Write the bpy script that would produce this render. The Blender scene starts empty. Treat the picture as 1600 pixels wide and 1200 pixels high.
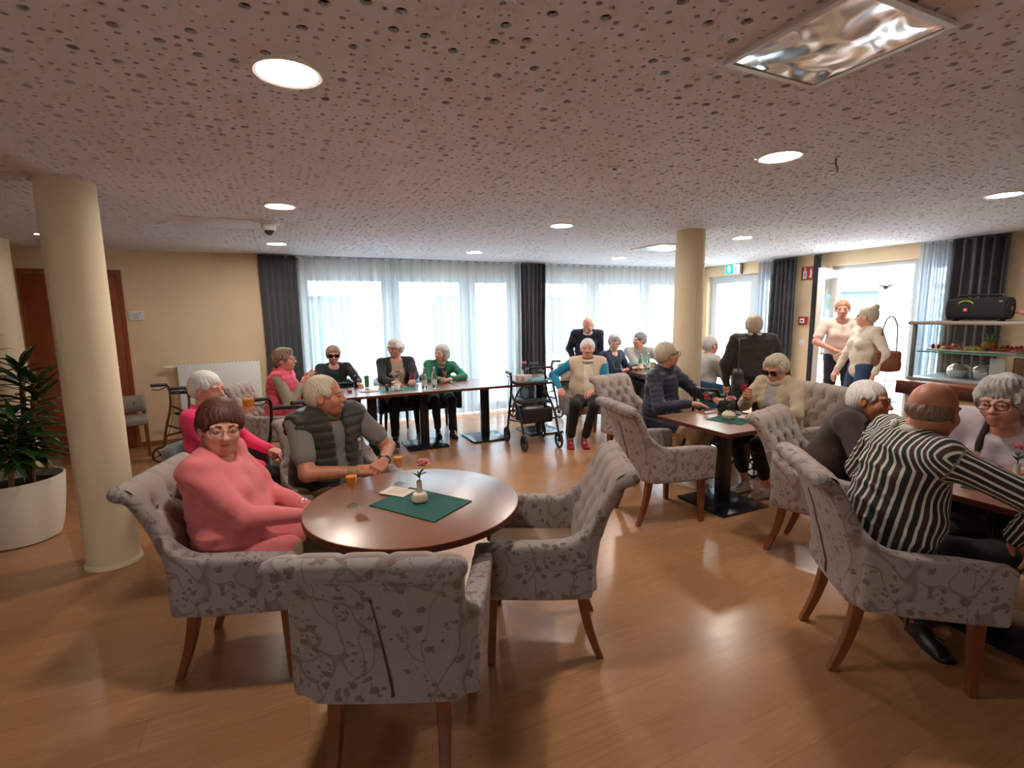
import bpy, bmesh, math, random
import numpy as np
from mathutils import Vector, Matrix, Euler

# ------------------------------------------------------------------ camera, sky, sun, exposure
SC = bpy.context.scene
COL = SC.collection
PI = math.pi
CAM_H, F_PX = 1.652, 783.0
PITCH, ROLL, YAW = 0.13982, -0.01403, 0.43078
fw = Vector((math.sin(YAW)*math.cos(PITCH), math.cos(YAW)*math.cos(PITCH), -math.sin(PITCH)))
r0 = Vector((math.cos(YAW), -math.sin(YAW), 0)); u0 = r0.cross(fw)
rt = math.cos(ROLL)*r0 + math.sin(ROLL)*u0
up = -math.sin(ROLL)*r0 + math.cos(ROLL)*u0
cam = bpy.data.cameras.new('camera'); camo = bpy.data.objects.new('camera', cam); COL.objects.link(camo)
M3 = Matrix((rt, up, -fw)).transposed().to_4x4(); M3.translation = (0, 0, CAM_H)
camo.matrix_world = M3
cam.sensor_width = 36; cam.lens = F_PX/1600*36; cam.clip_start = 0.05; cam.clip_end = 200
SC.camera = camo

world = bpy.data.worlds.new('sky'); SC.world = world; world.use_nodes = True
wn = world.node_tree.nodes; bg = wn['Background']
sky = wn.new('ShaderNodeTexSky'); sky.sky_type = 'HOSEK_WILKIE'; sky.turbidity = 4.0; sky.ground_albedo = 0.5
sky.sun_direction = Vector((-0.35, -0.62, 0.70)).normalized()
SKY_MIX = wn.new('ShaderNodeMix'); SKY_MIX.data_type = 'RGBA'; SKY_MIX.inputs[0].default_value = 0.72
SKY_MIX.inputs[7].default_value = (0.80, 0.90, 1.0, 1)
world.node_tree.links.new(sky.outputs[0], SKY_MIX.inputs[6]); world.node_tree.links.new(SKY_MIX.outputs[2], bg.inputs[0])
bg.inputs[1].default_value = 8.8
sun = bpy.data.lights.new('sun', 'SUN'); sun.energy = 6.0; sun.angle = math.radians(2); sun.color = (1, .95, .86)
suno = bpy.data.objects.new('sun', sun); COL.objects.link(suno)
suno.rotation_euler = Vector((0.35, 0.62, -0.70)).to_track_quat('-Z', 'Y').to_euler()
# portals guide the sky sampling through the real window openings (they give off no light of their own)
def portal(name, loc, sx, sy, rot):
    l = bpy.data.lights.new(name, 'AREA'); l.shape = 'RECTANGLE'; l.size = sx; l.size_y = sy; l.cycles.is_portal = True
    o = bpy.data.objects.new(name, l); COL.objects.link(o); o.location = loc; o.rotation_euler = rot
portal('window_portal', (1.95, 8.02, 1.15), 3.6, 2.3, (PI/2, 0, PI))
portal('window_portal', (5.75, 8.02, 1.15), 3.3, 2.3, (PI/2, 0, PI))
portal('window_portal', (-2.4, -3.42, 1.15), 1.0, 2.3, (0, 0, 0))
portal('window_portal', (7.98, 6.55, 1.15), 1.9, 2.3, (PI/2, 0, PI/2))
portal('window_portal', (7.98, 4.15, 1.15), 2.0, 2.3, (PI/2, 0, PI/2))
for o in COL.objects:
    if o.name.startswith('window_portal'):
        # face into the room
        n = Vector((0, -1, 0)) if o.location.y > 8 else Vector((0, 1, 0)) if o.location.y < 0 else Vector((-1, 0, 0))
        o.rotation_euler = n.to_track_quat('-Z', 'Y').to_euler()
vs = SC.view_settings
vs.view_transform = 'Standard'; vs.look = 'None'; vs.gamma = 1.0; vs.use_curve_mapping = False
vs.exposure = 1.82
cy = SC.cycles
cy.use_denoising = True
try: cy.denoiser = 'OPENIMAGEDENOISE'; cy.denoising_input_passes = 'RGB_ALBEDO_NORMAL'
except Exception: pass
cy.use_adaptive_sampling = True; cy.adaptive_threshold = 0.05; cy.adaptive_min_samples = 16; cy.max_bounces = 6; cy.diffuse_bounces = 3; cy.glossy_bounces = 3; cy.transmission_bounces = 4; cy.transparent_max_bounces = 10
cy.sample_clamp_indirect = 6.0; cy.caustics_reflective = False; cy.caustics_refractive = False

# ------------------------------------------------------------------ materials
def srgb(r, g, b):
    f = lambda c: (c/255/12.92) if c/255 <= .04045 else ((c/255+.055)/1.055)**2.4
    return (f(r), f(g), f(b), 1)
MATS = {}
class NT:
    """small node-tree writer"""
    def __init__(s, name):
        s.m = bpy.data.materials.new(name); s.m.use_nodes = True
        s.t = s.m.node_tree; s.n = s.t.nodes; s.b = s.n['Principled BSDF']; s.out = s.n['Material Output']
    def add(s, typ, **kw):
        x = s.n.new(typ)
        for k, v in kw.items():
            if k.startswith('i_'): x.inputs[int(k[2:]) if k[2:].isdigit() else k[2:].replace('_', ' ')].default_value = v
            else: setattr(x, k, v)
        return x
    def link(s, a, b): s.t.links.new(a, b)
    def coord(s, scale=(1, 1, 1), which='Object', rot=(0, 0, 0)):
        tc = s.add('ShaderNodeTexCoord'); mp = s.add('ShaderNodeMapping')
        mp.inputs['Scale'].default_value = scale; mp.inputs['Rotation'].default_value = rot
        s.link(tc.outputs[which], mp.inputs['Vector']); return mp.outputs[0]
    def noise(s, vec, scale, detail=3, rough=.5, dist=0):
        n = s.add('ShaderNodeTexNoise'); s.link(vec, n.inputs['Vector'])
        n.inputs['Scale'].default_value = scale; n.inputs['Detail'].default_value = detail
        n.inputs['Roughness'].default_value = rough; n.inputs['Distortion'].default_value = dist
        return n
    def ramp(s, fac, stops, interp='LINEAR'):
        r = s.add('ShaderNodeValToRGB'); cr = r.color_ramp; cr.interpolation = interp
        while len(cr.elements) < len(stops): cr.elements.new(.5)
        for e, (p, c) in zip(cr.elements, stops): e.position = p; e.color = c if len(c) == 4 else (*c, 1)
        s.link(fac, r.inputs[0]); return r.outputs[0]
    def mix(s, fac, a, b, mode='MIX'):
        x = s.add('ShaderNodeMix', data_type='RGBA', blend_type=mode)
        for sock, v in ((x.inputs[0], fac), (x.inputs[6], a), (x.inputs[7], b)):
            if hasattr(v, 'links') or isinstance(v, bpy.types.NodeSocket): s.link(v, sock)
            else: sock.default_value = v
        return x.outputs[2]
    def math(s, op, a, b=None, c=None):
        x = s.add('ShaderNodeMath', operation=op)
        for i, v in enumerate((a, b, c)):
            if v is None: continue
            if isinstance(v, bpy.types.NodeSocket): s.link(v, x.inputs[i])
            else: x.inputs[i].default_value = v
        return x.outputs[0]
    def bump(s, h, strength=.3, dist=.01):
        b = s.add('ShaderNodeBump'); b.inputs['Strength'].default_value = strength; b.inputs['Distance'].default_value = dist
        s.link(h, b.inputs['Height']); s.link(b.outputs[0], s.b.inputs['Normal'])
    def base(s, c):
        if isinstance(c, bpy.types.NodeSocket): s.link(c, s.b.inputs['Base Color'])
        else: s.b.inputs['Base Color'].default_value = c
def mat(name, col, rough=.6, metal=0.0, var=.0, vscale=20, bump=0.0, bscale=60, spec=.5, emit=None, estr=0, sheen=0, trans=0, coat=0, bstretch=(1, 1, 1), ior=1.45, sss=0):
    if name in MATS: return MATS[name]
    t = NT(name); b = t.b
    b.inputs['Roughness'].default_value = rough; b.inputs['Metallic'].default_value = metal
    b.inputs['Specular IOR Level'].default_value = spec; b.inputs['IOR'].default_value = ior
    b.inputs['Transmission Weight'].default_value = trans; b.inputs['Coat Weight'].default_value = coat
    if sheen: b.inputs['Sheen Weight'].default_value = sheen
    if sss: b.inputs['Subsurface Weight'].default_value = sss; b.inputs['Subsurface Radius'].default_value = (.02, .008, .005)
    if var:
        v = t.coord(); n = t.noise(v, vscale, 4)
        lo = tuple(max(0, c*(1-var)) for c in col[:3]); hi = tuple(min(1, c*(1+var)) for c in col[:3])
        t.base(t.ramp(n.outputs[0], [(.3, lo), (.7, hi)]))
    else: t.base(col)
    if bump:
        v = t.coord(bstretch); n = t.noise(v, bscale, 3); t.bump(n.outputs[0], bump, .01)
    if emit:
        b.inputs['Emission Color'].default_value = emit; b.inputs['Emission Strength'].default_value = estr
    MATS[name] = t.m
    return t.m

# ------------------------------------------------------------------ object helpers
def new_obj(name, me, m=None, parent=None, loc=None, rotz=None):
    o = bpy.data.objects.new(name, me); COL.objects.link(o)
    if m is not None and me is not None:
        for x in (m if isinstance(m, (list, tuple)) else [m]): me.materials.append(x)
    if parent is not None: o.parent = parent
    if loc is not None: o.location = loc
    if rotz is not None: o.rotation_euler = (0, 0, rotz)
    return o
def mesh_np(name, V, F, smooth=False, mi=None):
    """F: list of index lists (any size) or an (n,k) int array"""
    me = bpy.data.meshes.new(name); V = np.asarray(V, np.float32)
    if isinstance(F, np.ndarray):
        n, k = F.shape; loops = F.ravel(); starts = np.arange(n)*k
        me.vertices.add(len(V)); me.vertices.foreach_set('co', V.ravel())
        me.loops.add(len(loops)); me.loops.foreach_set('vertex_index', loops.astype(np.int32))
        me.polygons.add(n); me.polygons.foreach_set('loop_start', starts.astype(np.int32))
        me.update(calc_edges=True); me.validate()
    else:
        me.from_pydata([tuple(map(float, v)) for v in V], [], [list(map(int, f)) for f in F]); me.update()
    if mi is not None: me.polygons.foreach_set('material_index', np.asarray(mi, np.int32))
    me.polygons.foreach_set('use_smooth', np.full(len(me.polygons), bool(smooth)))
    return me
def bm_mesh(name, bm, smooth=False, angle=None):
    bmesh.ops.recalc_face_normals(bm, faces=bm.faces[:])
    me = bpy.data.meshes.new(name); bm.to_mesh(me); bm.free()
    me.polygons.foreach_set('use_smooth', np.zeros(len(me.polygons), bool))
    if smooth:
        me.polygons.foreach_set('use_smooth', np.ones(len(me.polygons), bool))
        if angle: me.set_sharp_from_angle(angle=math.radians(angle))
    return me
def b_box(bm, c, s, bev=0, rot=None, seg=2):
    r = bmesh.ops.create_cube(bm, size=1); vs_ = r['verts']
    bmesh.ops.scale(bm, vec=s, verts=vs_)
    if bev:
        es = list({e for v in vs_ for e in v.link_edges})
        g = bmesh.ops.bevel(bm, geom=es, offset=bev, segments=seg, affect='EDGES', profile=.5)
        vs_ = list({v for f in g['faces'] for v in f.verts} | {v for v in vs_ if v.is_valid})
    if rot is not None: bmesh.ops.rotate(bm, cent=(0, 0, 0), matrix=rot, verts=vs_)
    bmesh.ops.translate(bm, vec=c, verts=vs_)
    return vs_
def box(name, c, s, m, parent=None, bev=0, rot=None, smooth=None, seg=2):
    bm = bmesh.new(); b_box(bm, c, s, bev, rot, seg)
    return new_obj(name, bm_mesh(name, bm, smooth=bool(bev), angle=40 if bev else None), m, parent)
def lathe_data(prof, n=24, cap=True):
    V = []; F = []
    for r, z in prof:
        for i in range(n):
            a = 2*PI*i/n; V.append((r*math.cos(a), r*math.sin(a), z))
    k = len(prof)
    for j in range(k-1):
        for i in range(n):
            i2 = (i+1) % n; F.append([j*n+i, j*n+i2, (j+1)*n+i2, (j+1)*n+i])
    if cap:
        F.append([i for i in range(n)][::-1]); F.append([(k-1)*n+i for i in range(n)])
    return V, F
def lathe(name, prof, m, parent=None, n=24, loc=None, cap=True, smooth=True, angle=35):
    V, F = lathe_data(prof, n, cap); me = mesh_np(name, V, F, smooth)
    if smooth: me.set_sharp_from_angle(angle=math.radians(angle))
    return new_obj(name, me, m, parent, loc)
def catmull(P, k=6, closed=False):
    P = [np.array(q, float) for q in P]
    if len(P) < 3: return P
    out = []; n = len(P)
    for i in range(n if closed else n-1):
        p0 = P[i-1] if (i > 0 or closed) else 2*P[0]-P[1]
        p1 = P[i]; p2 = P[(i+1) % n]
        p3 = P[(i+2) % n] if (i+2 < n or closed) else 2*P[-1]-P[-2]
        for j in range(k):
            t = j/k
            out.append(.5*((2*p1)+(-p0+p2)*t+(2*p0-5*p1+4*p2-p3)*t*t+(-p0+3*p1-3*p2+p3)*t**3))
    if not closed: out.append(P[-1])
    return out
def tube_data(P, r, n=8, closed=False):
    P = [np.array(q, float) for q in P]; k = len(P)
    R = r if hasattr(r, '__len__') else [r]*k
    V = []; F = []; prev = None
    for i in range(k):
        if closed: t = P[(i+1) % k]-P[i-1]
        else: t = P[min(i+1, k-1)]-P[max(i-1, 0)]
        t = t/(np.linalg.norm(t)+1e-9)
        if prev is None:
            a = np.array([0, 0, 1.]) if abs(t[2]) < .9 else np.array([1., 0, 0])
            u = np.cross(t, a)
        else: u = prev-t*(prev@t)
        u /= np.linalg.norm(u)+1e-9; prev = u; w = np.cross(t, u)
        for j in range(n):
            an = 2*PI*j/n; V.append(P[i]+R[i]*(math.cos(an)*u+math.sin(an)*w))
    for i in range(k if closed else k-1):
        for j in range(n):
            j2 = (j+1) % n; i2 = (i+1) % k
            F.append([i*n+j, i*n+j2, i2*n+j2, i2*n+j])
    if not closed:
        F.append(list(range(n))[::-1]); F.append([(k-1)*n+j for j in range(n)])
    return V, F
def tube(name, P, r, m, parent=None, n=8, closed=False, loc=None, curve=0):
    if curve: P = catmull(P, curve, closed)
    V, F = tube_data(P, r, n, closed)
    me = mesh_np(name, V, F, True); me.set_sharp_from_angle(angle=math.radians(50))
    return new_obj(name, me, m, parent, loc)
def prism(name, poly, z0, z1, m, parent=None, loc=None, rotz=None, plane='xy', bev=0):
    """extruded outline; plane 'xy' up z, 'xz' along y, 'yz' along x"""
    bm = bmesh.new(); f = {'xy': lambda a, b, c: (a, b, c), 'xz': lambda a, b, c: (a, c, b), 'yz': lambda a, b, c: (c, a, b)}[plane]
    lo = [bm.verts.new(f(x, y, z0)) for x, y in poly]; hi = [bm.verts.new(f(x, y, z1)) for x, y in poly]; n = len(poly)
    bm.faces.new(lo[::-1]); bm.faces.new(hi)
    for i in range(n): bm.faces.new((lo[i], lo[(i+1) % n], hi[(i+1) % n], hi[i]))
    if bev:
        bmesh.ops.bevel(bm, geom=bm.edges[:], offset=bev, segments=2, affect='EDGES', profile=.5)
    return new_obj(name, bm_mesh(name, bm, bool(bev), 40), m, parent, loc, rotz)
def ring_frame(name, x0, x1, z0, z1, w, d, m, parent=None, wall='y', at=0.0, wb=None):
    """rectangular frame as one connected ring; wall 'y': lies in xz at y=at; 'x': lies in yz at x=at"""
    wb = w if wb is None else wb
    o = [(x0, z0), (x1, z0), (x1, z1), (x0, z1)]; i = [(x0+w, z0+wb), (x1-w, z0+wb), (x1-w, z1-w), (x0+w, z1-w)]
    V = []
    for dd in (at-d/2, at+d/2):
        for q in o+i: V.append((q[0], dd, q[1]) if wall == 'y' else (dd, q[0], q[1]))
    F = []
    for k in range(4):
        k2 = (k+1) % 4
        F += [[k, k2, 4+k2, 4+k], [8+k, 12+k, 12+k2, 8+k2], [k, 8+k, 8+k2, k2], [4+k, 4+k2, 12+k2, 12+k]]
    bm = bmesh.new(); vv = [bm.verts.new(v) for v in V]
    for f_ in F: bm.faces.new([vv[q] for q in f_])
    return new_obj(name, bm_mesh(name, bm), m, parent)
def empty(name, loc=(0, 0, 0), rotz=0):
    o = bpy.data.objects.new(name, None); COL.objects.link(o); o.location = loc; o.rotation_euler = (0, 0, rotz)
    o.empty_display_size = .1
    return o
def tag(o, label=None, cat=None, group=None, kind=None):
    if label: o['label'] = label
    if cat: o['category'] = cat
    if group: o['group'] = group
    if kind: o['kind'] = kind
    return o
def thing(name, label, cat, loc=(0, 0, 0), rotz=0, group=None):
    return tag(empty(name, loc, rotz), label, cat, group)
def copy_tree(o, loc=None, rotz=None, label=None, group=None, parent=None):
    c = o.copy(); COL.objects.link(c); c.parent = parent
    if loc is not None: c.location = loc
    if rotz is not None: c.rotation_euler = (0, 0, rotz)
    if label: c['label'] = label
    if group: c['group'] = group
    for ch in list(o.children): copy_tree(ch, parent=c)
    return c
def struct(o, label=None): return tag(o, label, None, None, 'structure')
def font_mesh(name, txt, size, m, parent=None, M=None, depth=.001):
    cu = bpy.data.curves.new(name, 'FONT'); cu.body = txt; cu.size = size; cu.extrude = depth; cu.align_x = 'CENTER'; cu.align_y = 'CENTER'
    tmp = bpy.data.objects.new(name, cu); COL.objects.link(tmp)
    dg = bpy.context.evaluated_depsgraph_get(); me = bpy.data.meshes.new_from_object(tmp.evaluated_get(dg))
    bpy.data.objects.remove(tmp)
    o = new_obj(name, me, m, parent)
    if M is not None: o.matrix_local = M
    return o
def seg(x0, x1, n): return [x0+(x1-x0)*i/(n-1) for i in range(n)]
# ------------------------------------------------------------------ the room
YB, XR, ZC = 7.81, 7.72, 2.5
XL, YF = -5.2, -3.2
def m_floor():
    t = NT('vinyl_plank_floor'); v = t.coord((1, 1, 1), rot=(0, 0, 0))
    br = t.add('ShaderNodeTexBrick', offset=.5, squash=1.0); t.link(v, br.inputs['Vector'])
    for k, x in (('Scale', 1.0), ('Mortar Size', .0012), ('Mortar Smooth', .3), ('Bias', 0.0), ('Brick Width', 1.22), ('Row Height', .18)): br.inputs[k].default_value = x
    br.inputs['Color1'].default_value = srgb(190, 142, 102); br.inputs['Color2'].default_value = srgb(176, 128, 90); br.inputs['Mortar'].default_value = srgb(150, 100, 62)
    g = t.noise(t.coord((1.2, 14, 1)), 3.2, 6, .62, .4); g2 = t.noise(t.coord(), .9, 3)
    c = t.mix(t.ramp(g.outputs[0], [(.35, (0, 0, 0)), (.72, (.55, .55, .55))]), br.outputs['Color'], srgb(152, 100, 62))
    c = t.mix(t.ramp(g2.outputs[0], [(.3, (0, 0, 0)), (.75, (.45, .45, .45))]), c, srgb(196, 144, 100))
    t.base(c); t.link(t.ramp(g.outputs[0], [(.2, (.19,)*3), (.8, (.30,)*3)]), t.b.inputs['Roughness'])
    t.b.inputs['Specular IOR Level'].default_value = .5
    t.bump(g.outputs[0], .05, .004)
    return t.m
M_FLOOR = m_floor()
def m_plaster(name, col, var=.03):
    return mat(name, col, rough=.85, var=var, vscale=3, bump=.12, bscale=180)
M_CREAM = m_plaster('cream_wall_paint', srgb(238, 213, 176))
M_COLUMN = m_plaster('cream_column_paint', srgb(238, 219, 184))
M_CEIL = m_plaster('white_acoustic_plaster', srgb(230, 231, 238), .02)
M_WHITE = mat('white_lacquer', srgb(235, 235, 232), rough=.35)
M_FRAME = mat('grey_window_frame', srgb(196, 204, 212), rough=.4)
M_BLACK = mat('dark_acoustic_felt', (.028, .017, .014, 1), rough=.95)
M_CHROME = mat('chrome', (.8, .8, .82, 1), rough=.12, metal=1)
M_STEEL = mat('brushed_steel', (.55, .55, .56, 1), rough=.32, metal=1, bump=.05, bscale=200)
M_BLKMET = mat('black_powder_coat', (.012, .012, .013, 1), rough=.28, var=.2, vscale=40)
M_BLKPLA = mat('black_plastic', (.018, .018, .019, 1), rough=.45, bump=.05, bscale=300)
def m_glass(name='thin_window_glass', k=.04):
    t = NT(name); t.n.remove(t.b)
    tr = t.add('ShaderNodeBsdfTransparent'); tr.inputs[0].default_value = (.95, .98, .97, 1)
    gl = t.add('ShaderNodeBsdfGlossy'); gl.inputs['Roughness'].default_value = .02
    lw = t.add('ShaderNodeLayerWeight'); lw.inputs[0].default_value = .5; fr_ = t.math('ADD', t.math('MULTIPLY', t.math('POWER', lw.outputs['Facing'], 4.0), .45), k)
    mx = t.add('ShaderNodeMixShader'); t.link(fr_, mx.inputs[0]); t.link(tr.outputs[0], mx.inputs[1]); t.link(gl.outputs[0], mx.inputs[2])
    t.link(mx.outputs[0], t.out.inputs[0]); return t.m
M_GLASS = m_glass()
def m_sheer(name, col, transp):
    t = NT(name); t.n.remove(t.b)
    tr = t.add('ShaderNodeBsdfTransparent'); tl = t.add('ShaderNodeBsdfTranslucent'); df = t.add('ShaderNodeBsdfDiffuse')
    tl.inputs[0].default_value = col; df.inputs[0].default_value = col
    m1 = t.add('ShaderNodeMixShader'); m1.inputs[0].default_value = .5
    t.link(tl.outputs[0], m1.inputs[1]); t.link(df.outputs[0], m1.inputs[2])
    w = t.noise(t.coord((900, 900, 60)), 1, 1)
    m2 = t.add('ShaderNodeMixShader'); t.link(t.ramp(w.outputs[0], [(.35, (transp-.08,)*3), (.65, (transp+.08,)*3)]), m2.inputs[0])
    t.link(m1.outputs[0], m2.inputs[1]); t.link(tr.outputs[0], m2.inputs[2]); t.link(m2.outputs[0], t.out.inputs[0]); return t.m
M_SHEER = m_sheer('white_sheer_voile', (.55, .57, .6, 1), .5)
M_SHEERB = m_sheer('bluegrey_sheer_voile', (.42, .47, .55, 1), .35)
M_DRAPE = mat('anthracite_drape', srgb(74, 76, 82), rough=.9, sheen=.3, bump=.2, bscale=400, var=.08, vscale=8)
M_DOORWOOD = mat('brown_door_veneer', srgb(150, 78, 44), rough=.45, var=.18, vscale=6, bump=.05, bscale=40, bstretch=(6, 6, .6))

# floor
floor = struct(box('floor', ((XL+XR)/2, (YF+YB)/2, -.05), (XR-XL, YB-YF, .1), M_FLOOR))
# ceiling: plasterboard with scattered round perforations of three sizes, real holes with a black felt above
def build_ceiling():
    rng = np.random.default_rng(4)
    c = .05; x0, x1, y0, y1 = -3.0, 7.45, .7, 7.5
    nx, ny = int(round((x1-x0)/c)), int(round((y1-y0)/c))
    I, J = np.meshgrid(np.arange(nx), np.arange(ny), indexing='ij'); I = I.ravel(); J = J.ravel(); N = len(I)
    u = rng.random(N); kind = np.where(u < .115, 2, np.where(u < .38, 1, np.where(u < .88, 0, 3)))
    # spread the big holes out: drop a big hole that touches another
    g = kind.reshape(nx, ny)
    for a in range(nx):
        for b in range(ny):
            if g[a, b] == 2 and ((a > 0 and (g[a-1, max(0, b-1):b+2] == 2).any()) or (b > 0 and g[a, b-1] == 2)): g[a, b] = 0
    kind = g.ravel()
    rad = np.array([.0058, .0100, .0175, .005])[kind]
    cx = x0+(I+.5)*c+(rng.random(N)-.5)*(c-2*rad-.006); cyy = y0+(J+.5)*c+(rng.random(N)-.5)*(c-2*rad-.006)
    gx, gy = np.meshgrid(np.arange(nx+1), np.arange(ny+1), indexing='ij')
    corners = np.stack([x0+gx.ravel()*c, y0+gy.ravel()*c, np.full(gx.size, ZC)], -1)
    V = [corners]; base = len(corners); tri = []; quad = []
    cid = lambda a, b: a*(ny+1)+b
    s = kind == 3; quad.append(np.stack([cid(I[s], J[s]), cid(I[s], J[s]+1), cid(I[s]+1, J[s]+1), cid(I[s]+1, J[s])], -1))
    for k, n in ((0, 8), (1, 8), (2, 12)):
        s = kind == k; m = s.sum(); ang = 2*PI*np.arange(n)/n
        ring = np.stack([cx[s][:, None]+rad[s][:, None]*np.cos(ang), cyy[s][:, None]+rad[s][:, None]*np.sin(ang), np.full((m, n), ZC)], -1)
        top = ring.copy(); top[..., 2] += .0125
        V += [ring.reshape(-1, 3), top.reshape(-1, 3)]
        r0_ = base+np.arange(m)[:, None]*n; t0_ = base+m*n+np.arange(m)[:, None]*n
        # corners in the order of quadrants 45,135,225,315 deg
        cor = np.stack([cid(I[s]+1, J[s]+1), cid(I[s], J[s]+1), cid(I[s], J[s]), cid(I[s]+1, J[s])], -1)
        q = n//4
        for i in range(n):
            i2 = (i+1) % n
            quad.append(np.stack([r0_[:, 0]+i, r0_[:, 0]+i2, t0_[:, 0]+i2, t0_[:, 0]+i], -1))
            near = int((ang[i]+PI/n) // (PI/2)) % 4
            tri.append(np.stack([r0_[:, 0]+i2, r0_[:, 0]+i, cor[:, near]], -1))
        for d in range(4):
            # ring vertex where the nearest corner changes from d to d+1 (multiples of 90 deg)
            ch = ((d+1)*n//4) % n
            tri.append(np.stack([r0_[:, 0]+ch, cor[:, d], cor[:, (d+1) % 4]], -1))
        base += 2*m*n
    V = np.concatenate(V); T = np.concatenate(tri); Q = np.concatenate(quad)
    # plain border boards round the perforated field
    b = len(V); X0, X1, Y0, Y1 = XL-.1, XR+.1, YF-.1, YB+.1
    V = np.concatenate([V, np.array([[X0, Y0, ZC], [X1, Y0, ZC], [X1, Y1, ZC], [X0, Y1, ZC], [x0, y0, ZC], [x1, y0, ZC], [x1, y1, ZC], [x0, y1, ZC]])])
    Q = np.concatenate([Q, np.array([[b+i, b+(i+1) % 4, b+4+(i+1) % 4, b+4+i] for i in range(4)])])
    loops = np.concatenate([T.ravel(), Q.ravel()]).astype(np.int32)
    starts = np.concatenate([np.arange(len(T))*3, len(T)*3+np.arange(len(Q))*4]).astype(np.int32)
    me = bpy.data.meshes.new('ceiling'); me.vertices.add(len(V)); me.vertices.foreach_set('co', V.astype(np.float32).ravel())
    me.loops.add(len(loops)); me.loops.foreach_set('vertex_index', loops)
    me.polygons.add(len(starts)); me.polygons.foreach_set('loop_start', starts); me.update(calc_edges=True); me.polygons.foreach_set('use_smooth', np.zeros(len(starts), bool))
    o = new_obj('ceiling', me, M_CEIL)
    felt = box('acoustic_felt', ((XL+XR)/2, (YF+YB)/2, ZC+.0325), (XR-XL+.4, YB-YF+.4, .04), M_BLACK, o)
    return struct(o)
build_ceiling()
struct(box('roof_slab', ((XL+XR)/2+.2, (YF+YB)/2+.2, ZC+.2), (XR-XL+1.4, YB-YF+1.4, .28), M_CEIL))

# walls (openings down to the floor: comb outlines)
def comb(a0, a1, z1, openings):
    P = [(a0, 0)]
    for (o0, o1, zt) in openings: P += [(o0, 0), (o0, zt), (o1, zt), (o1, 0)]
    return P+[(a1, 0), (a1, z1), (a0, z1)]
struct(prism('wall_back', comb(XL, XR+.3, ZC, [(.28, 3.72, 2.3), (4.1, 7.5, 2.3)]), YB, YB+.3, M_CREAM, plane='xz'))
struct(prism('wall_right', comb(YF, YB, ZC, [(3.1, 5.08, 2.3), (5.7, 7.5, 2.3)]), XR, XR+.3, M_CREAM, plane='yz'))
struct(box('wall_left', (XL-.1, (YF+YB)/2, ZC/2), (.2, YB-YF, ZC), M_CREAM))
struct(prism('wall_front', comb(XL-.2, XR+.2, ZC, [(-2.9, -1.9, 2.3)]), YF-.25, YF, M_CREAM, plane='xz'))
M_BASEB = mat('wood_baseboard', srgb(150, 98, 60), rough=.45, var=.12, vscale=12)
for i, (a, b) in enumerate(((XL, -2.72), (-1.74, .26))):
    struct(box('baseboard_back', ((a+b)/2, YB-.008, .03), (b-a, .016, .06), M_BASEB))
for a, b in ((YF, 3.08), (5.1, 5.68)):
    struct(box('baseboard_right', (XR-.008, (a+b)/2, .03), (.016, b-a, .06), M_BASEB))
# columns
for x, y, lab in ((-1.146, 4.116, 'round cream column beside the potted plant'), (4.057, 4.204, 'round cream column behind the square table'), (-2.68, 7.15, 'round cream column at the edge beside the brown door')):
    c = lathe('column', [(.1515, 0.0), (.1515, ZC)], M_COLUMN, n=48, loc=(x, y, 0), cap=False); struct(c, lab)
    lathe('base_ring', [(.152, 0), (.164, 0), (.164, .012), (.158, .024), (.152, .03)], M_COLUMN, c, 48, cap=False)
# brown door in the back wall
d = struct(empty('door_1', (-2.23, YB, 0)), 'brown veneer door in the cream wall')
box('door_leaf', (0, -.012, 1.1), (.9, .03, 2.2), M_DOORWOOD, d, .003)
ring_frame('door_frame', -.49, .49, -.02, 2.25, .04, .04, M_DOORWOOD, d, at=-.012, wb=.02)
tube('door_handle', [(.38, -.03, 1.05), (.38, -.07, 1.05), (.27, -.075, 1.05)], .009, M_STEEL, d)
# windows of the back wall: grey frames with panes
def window_unit(n, a0, a1, wall, at, z1=2.3, w=.13, name='window', lab=None, handle=False, mull=0):
    o = struct(empty(f'{name}_{n}', (0, 0, 0)), lab)
    ring_frame('window_frame', a0, a1, 0.0, z1, w*.55, .09, M_FRAME, o, wall, at, wb=.05)
    ring_frame('sash', a0+w*.55, a1-w*.55, .05, z1-w*.55, w*.5, .06, M_FRAME, o, wall, at-.012, wb=.09)
    ws = w*1.05
    if wall == 'y': box('pane', ((a0+a1)/2, at, z1/2+.02), (a1-a0-2*ws+.02, .008, z1-.14-ws+.04), M_GLASS, o)
    else: box('pane', (at, (a0+a1)/2, z1/2+.02), (.008, a1-a0-2*ws+.02, z1-.14-ws+.04), M_GLASS, o)
    return o
WB = [(.28, 1.60), (1.60, 2.86), (2.86, 3.72), (4.10, 5.32), (5.32, 6.52), (6.52, 7.50)]
for i, (a, b) in enumerate(WB): window_unit(i+1, a, b, 'y', YB+.16, lab=f'tall grey framed window behind the sheer curtain')
for i, (a, b) in enumerate(((-2.9, -1.9),)): window_unit(i+9, a, b, 'y', YF-.12, lab='tall grey framed window in the wall behind the viewer')
# right wall: glazed double door near the corner, open door leaf and fixed window further right
window_unit(2, 6.45, 7.50, 'x', XR+.14, name='door', lab='closed glazed terrace door under the exit sign')
window_unit(7, 5.70, 6.45, 'x', XR+.14, lab='narrow fixed window beside the glazed terrace door')
window_unit(8, 3.10, 3.92, 'x', XR+.14, lab='fixed window beside the open terrace door')
fr = struct(empty('door_3', (0, 0, 0)), 'open terrace door with white leaf swung into the room')
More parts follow.
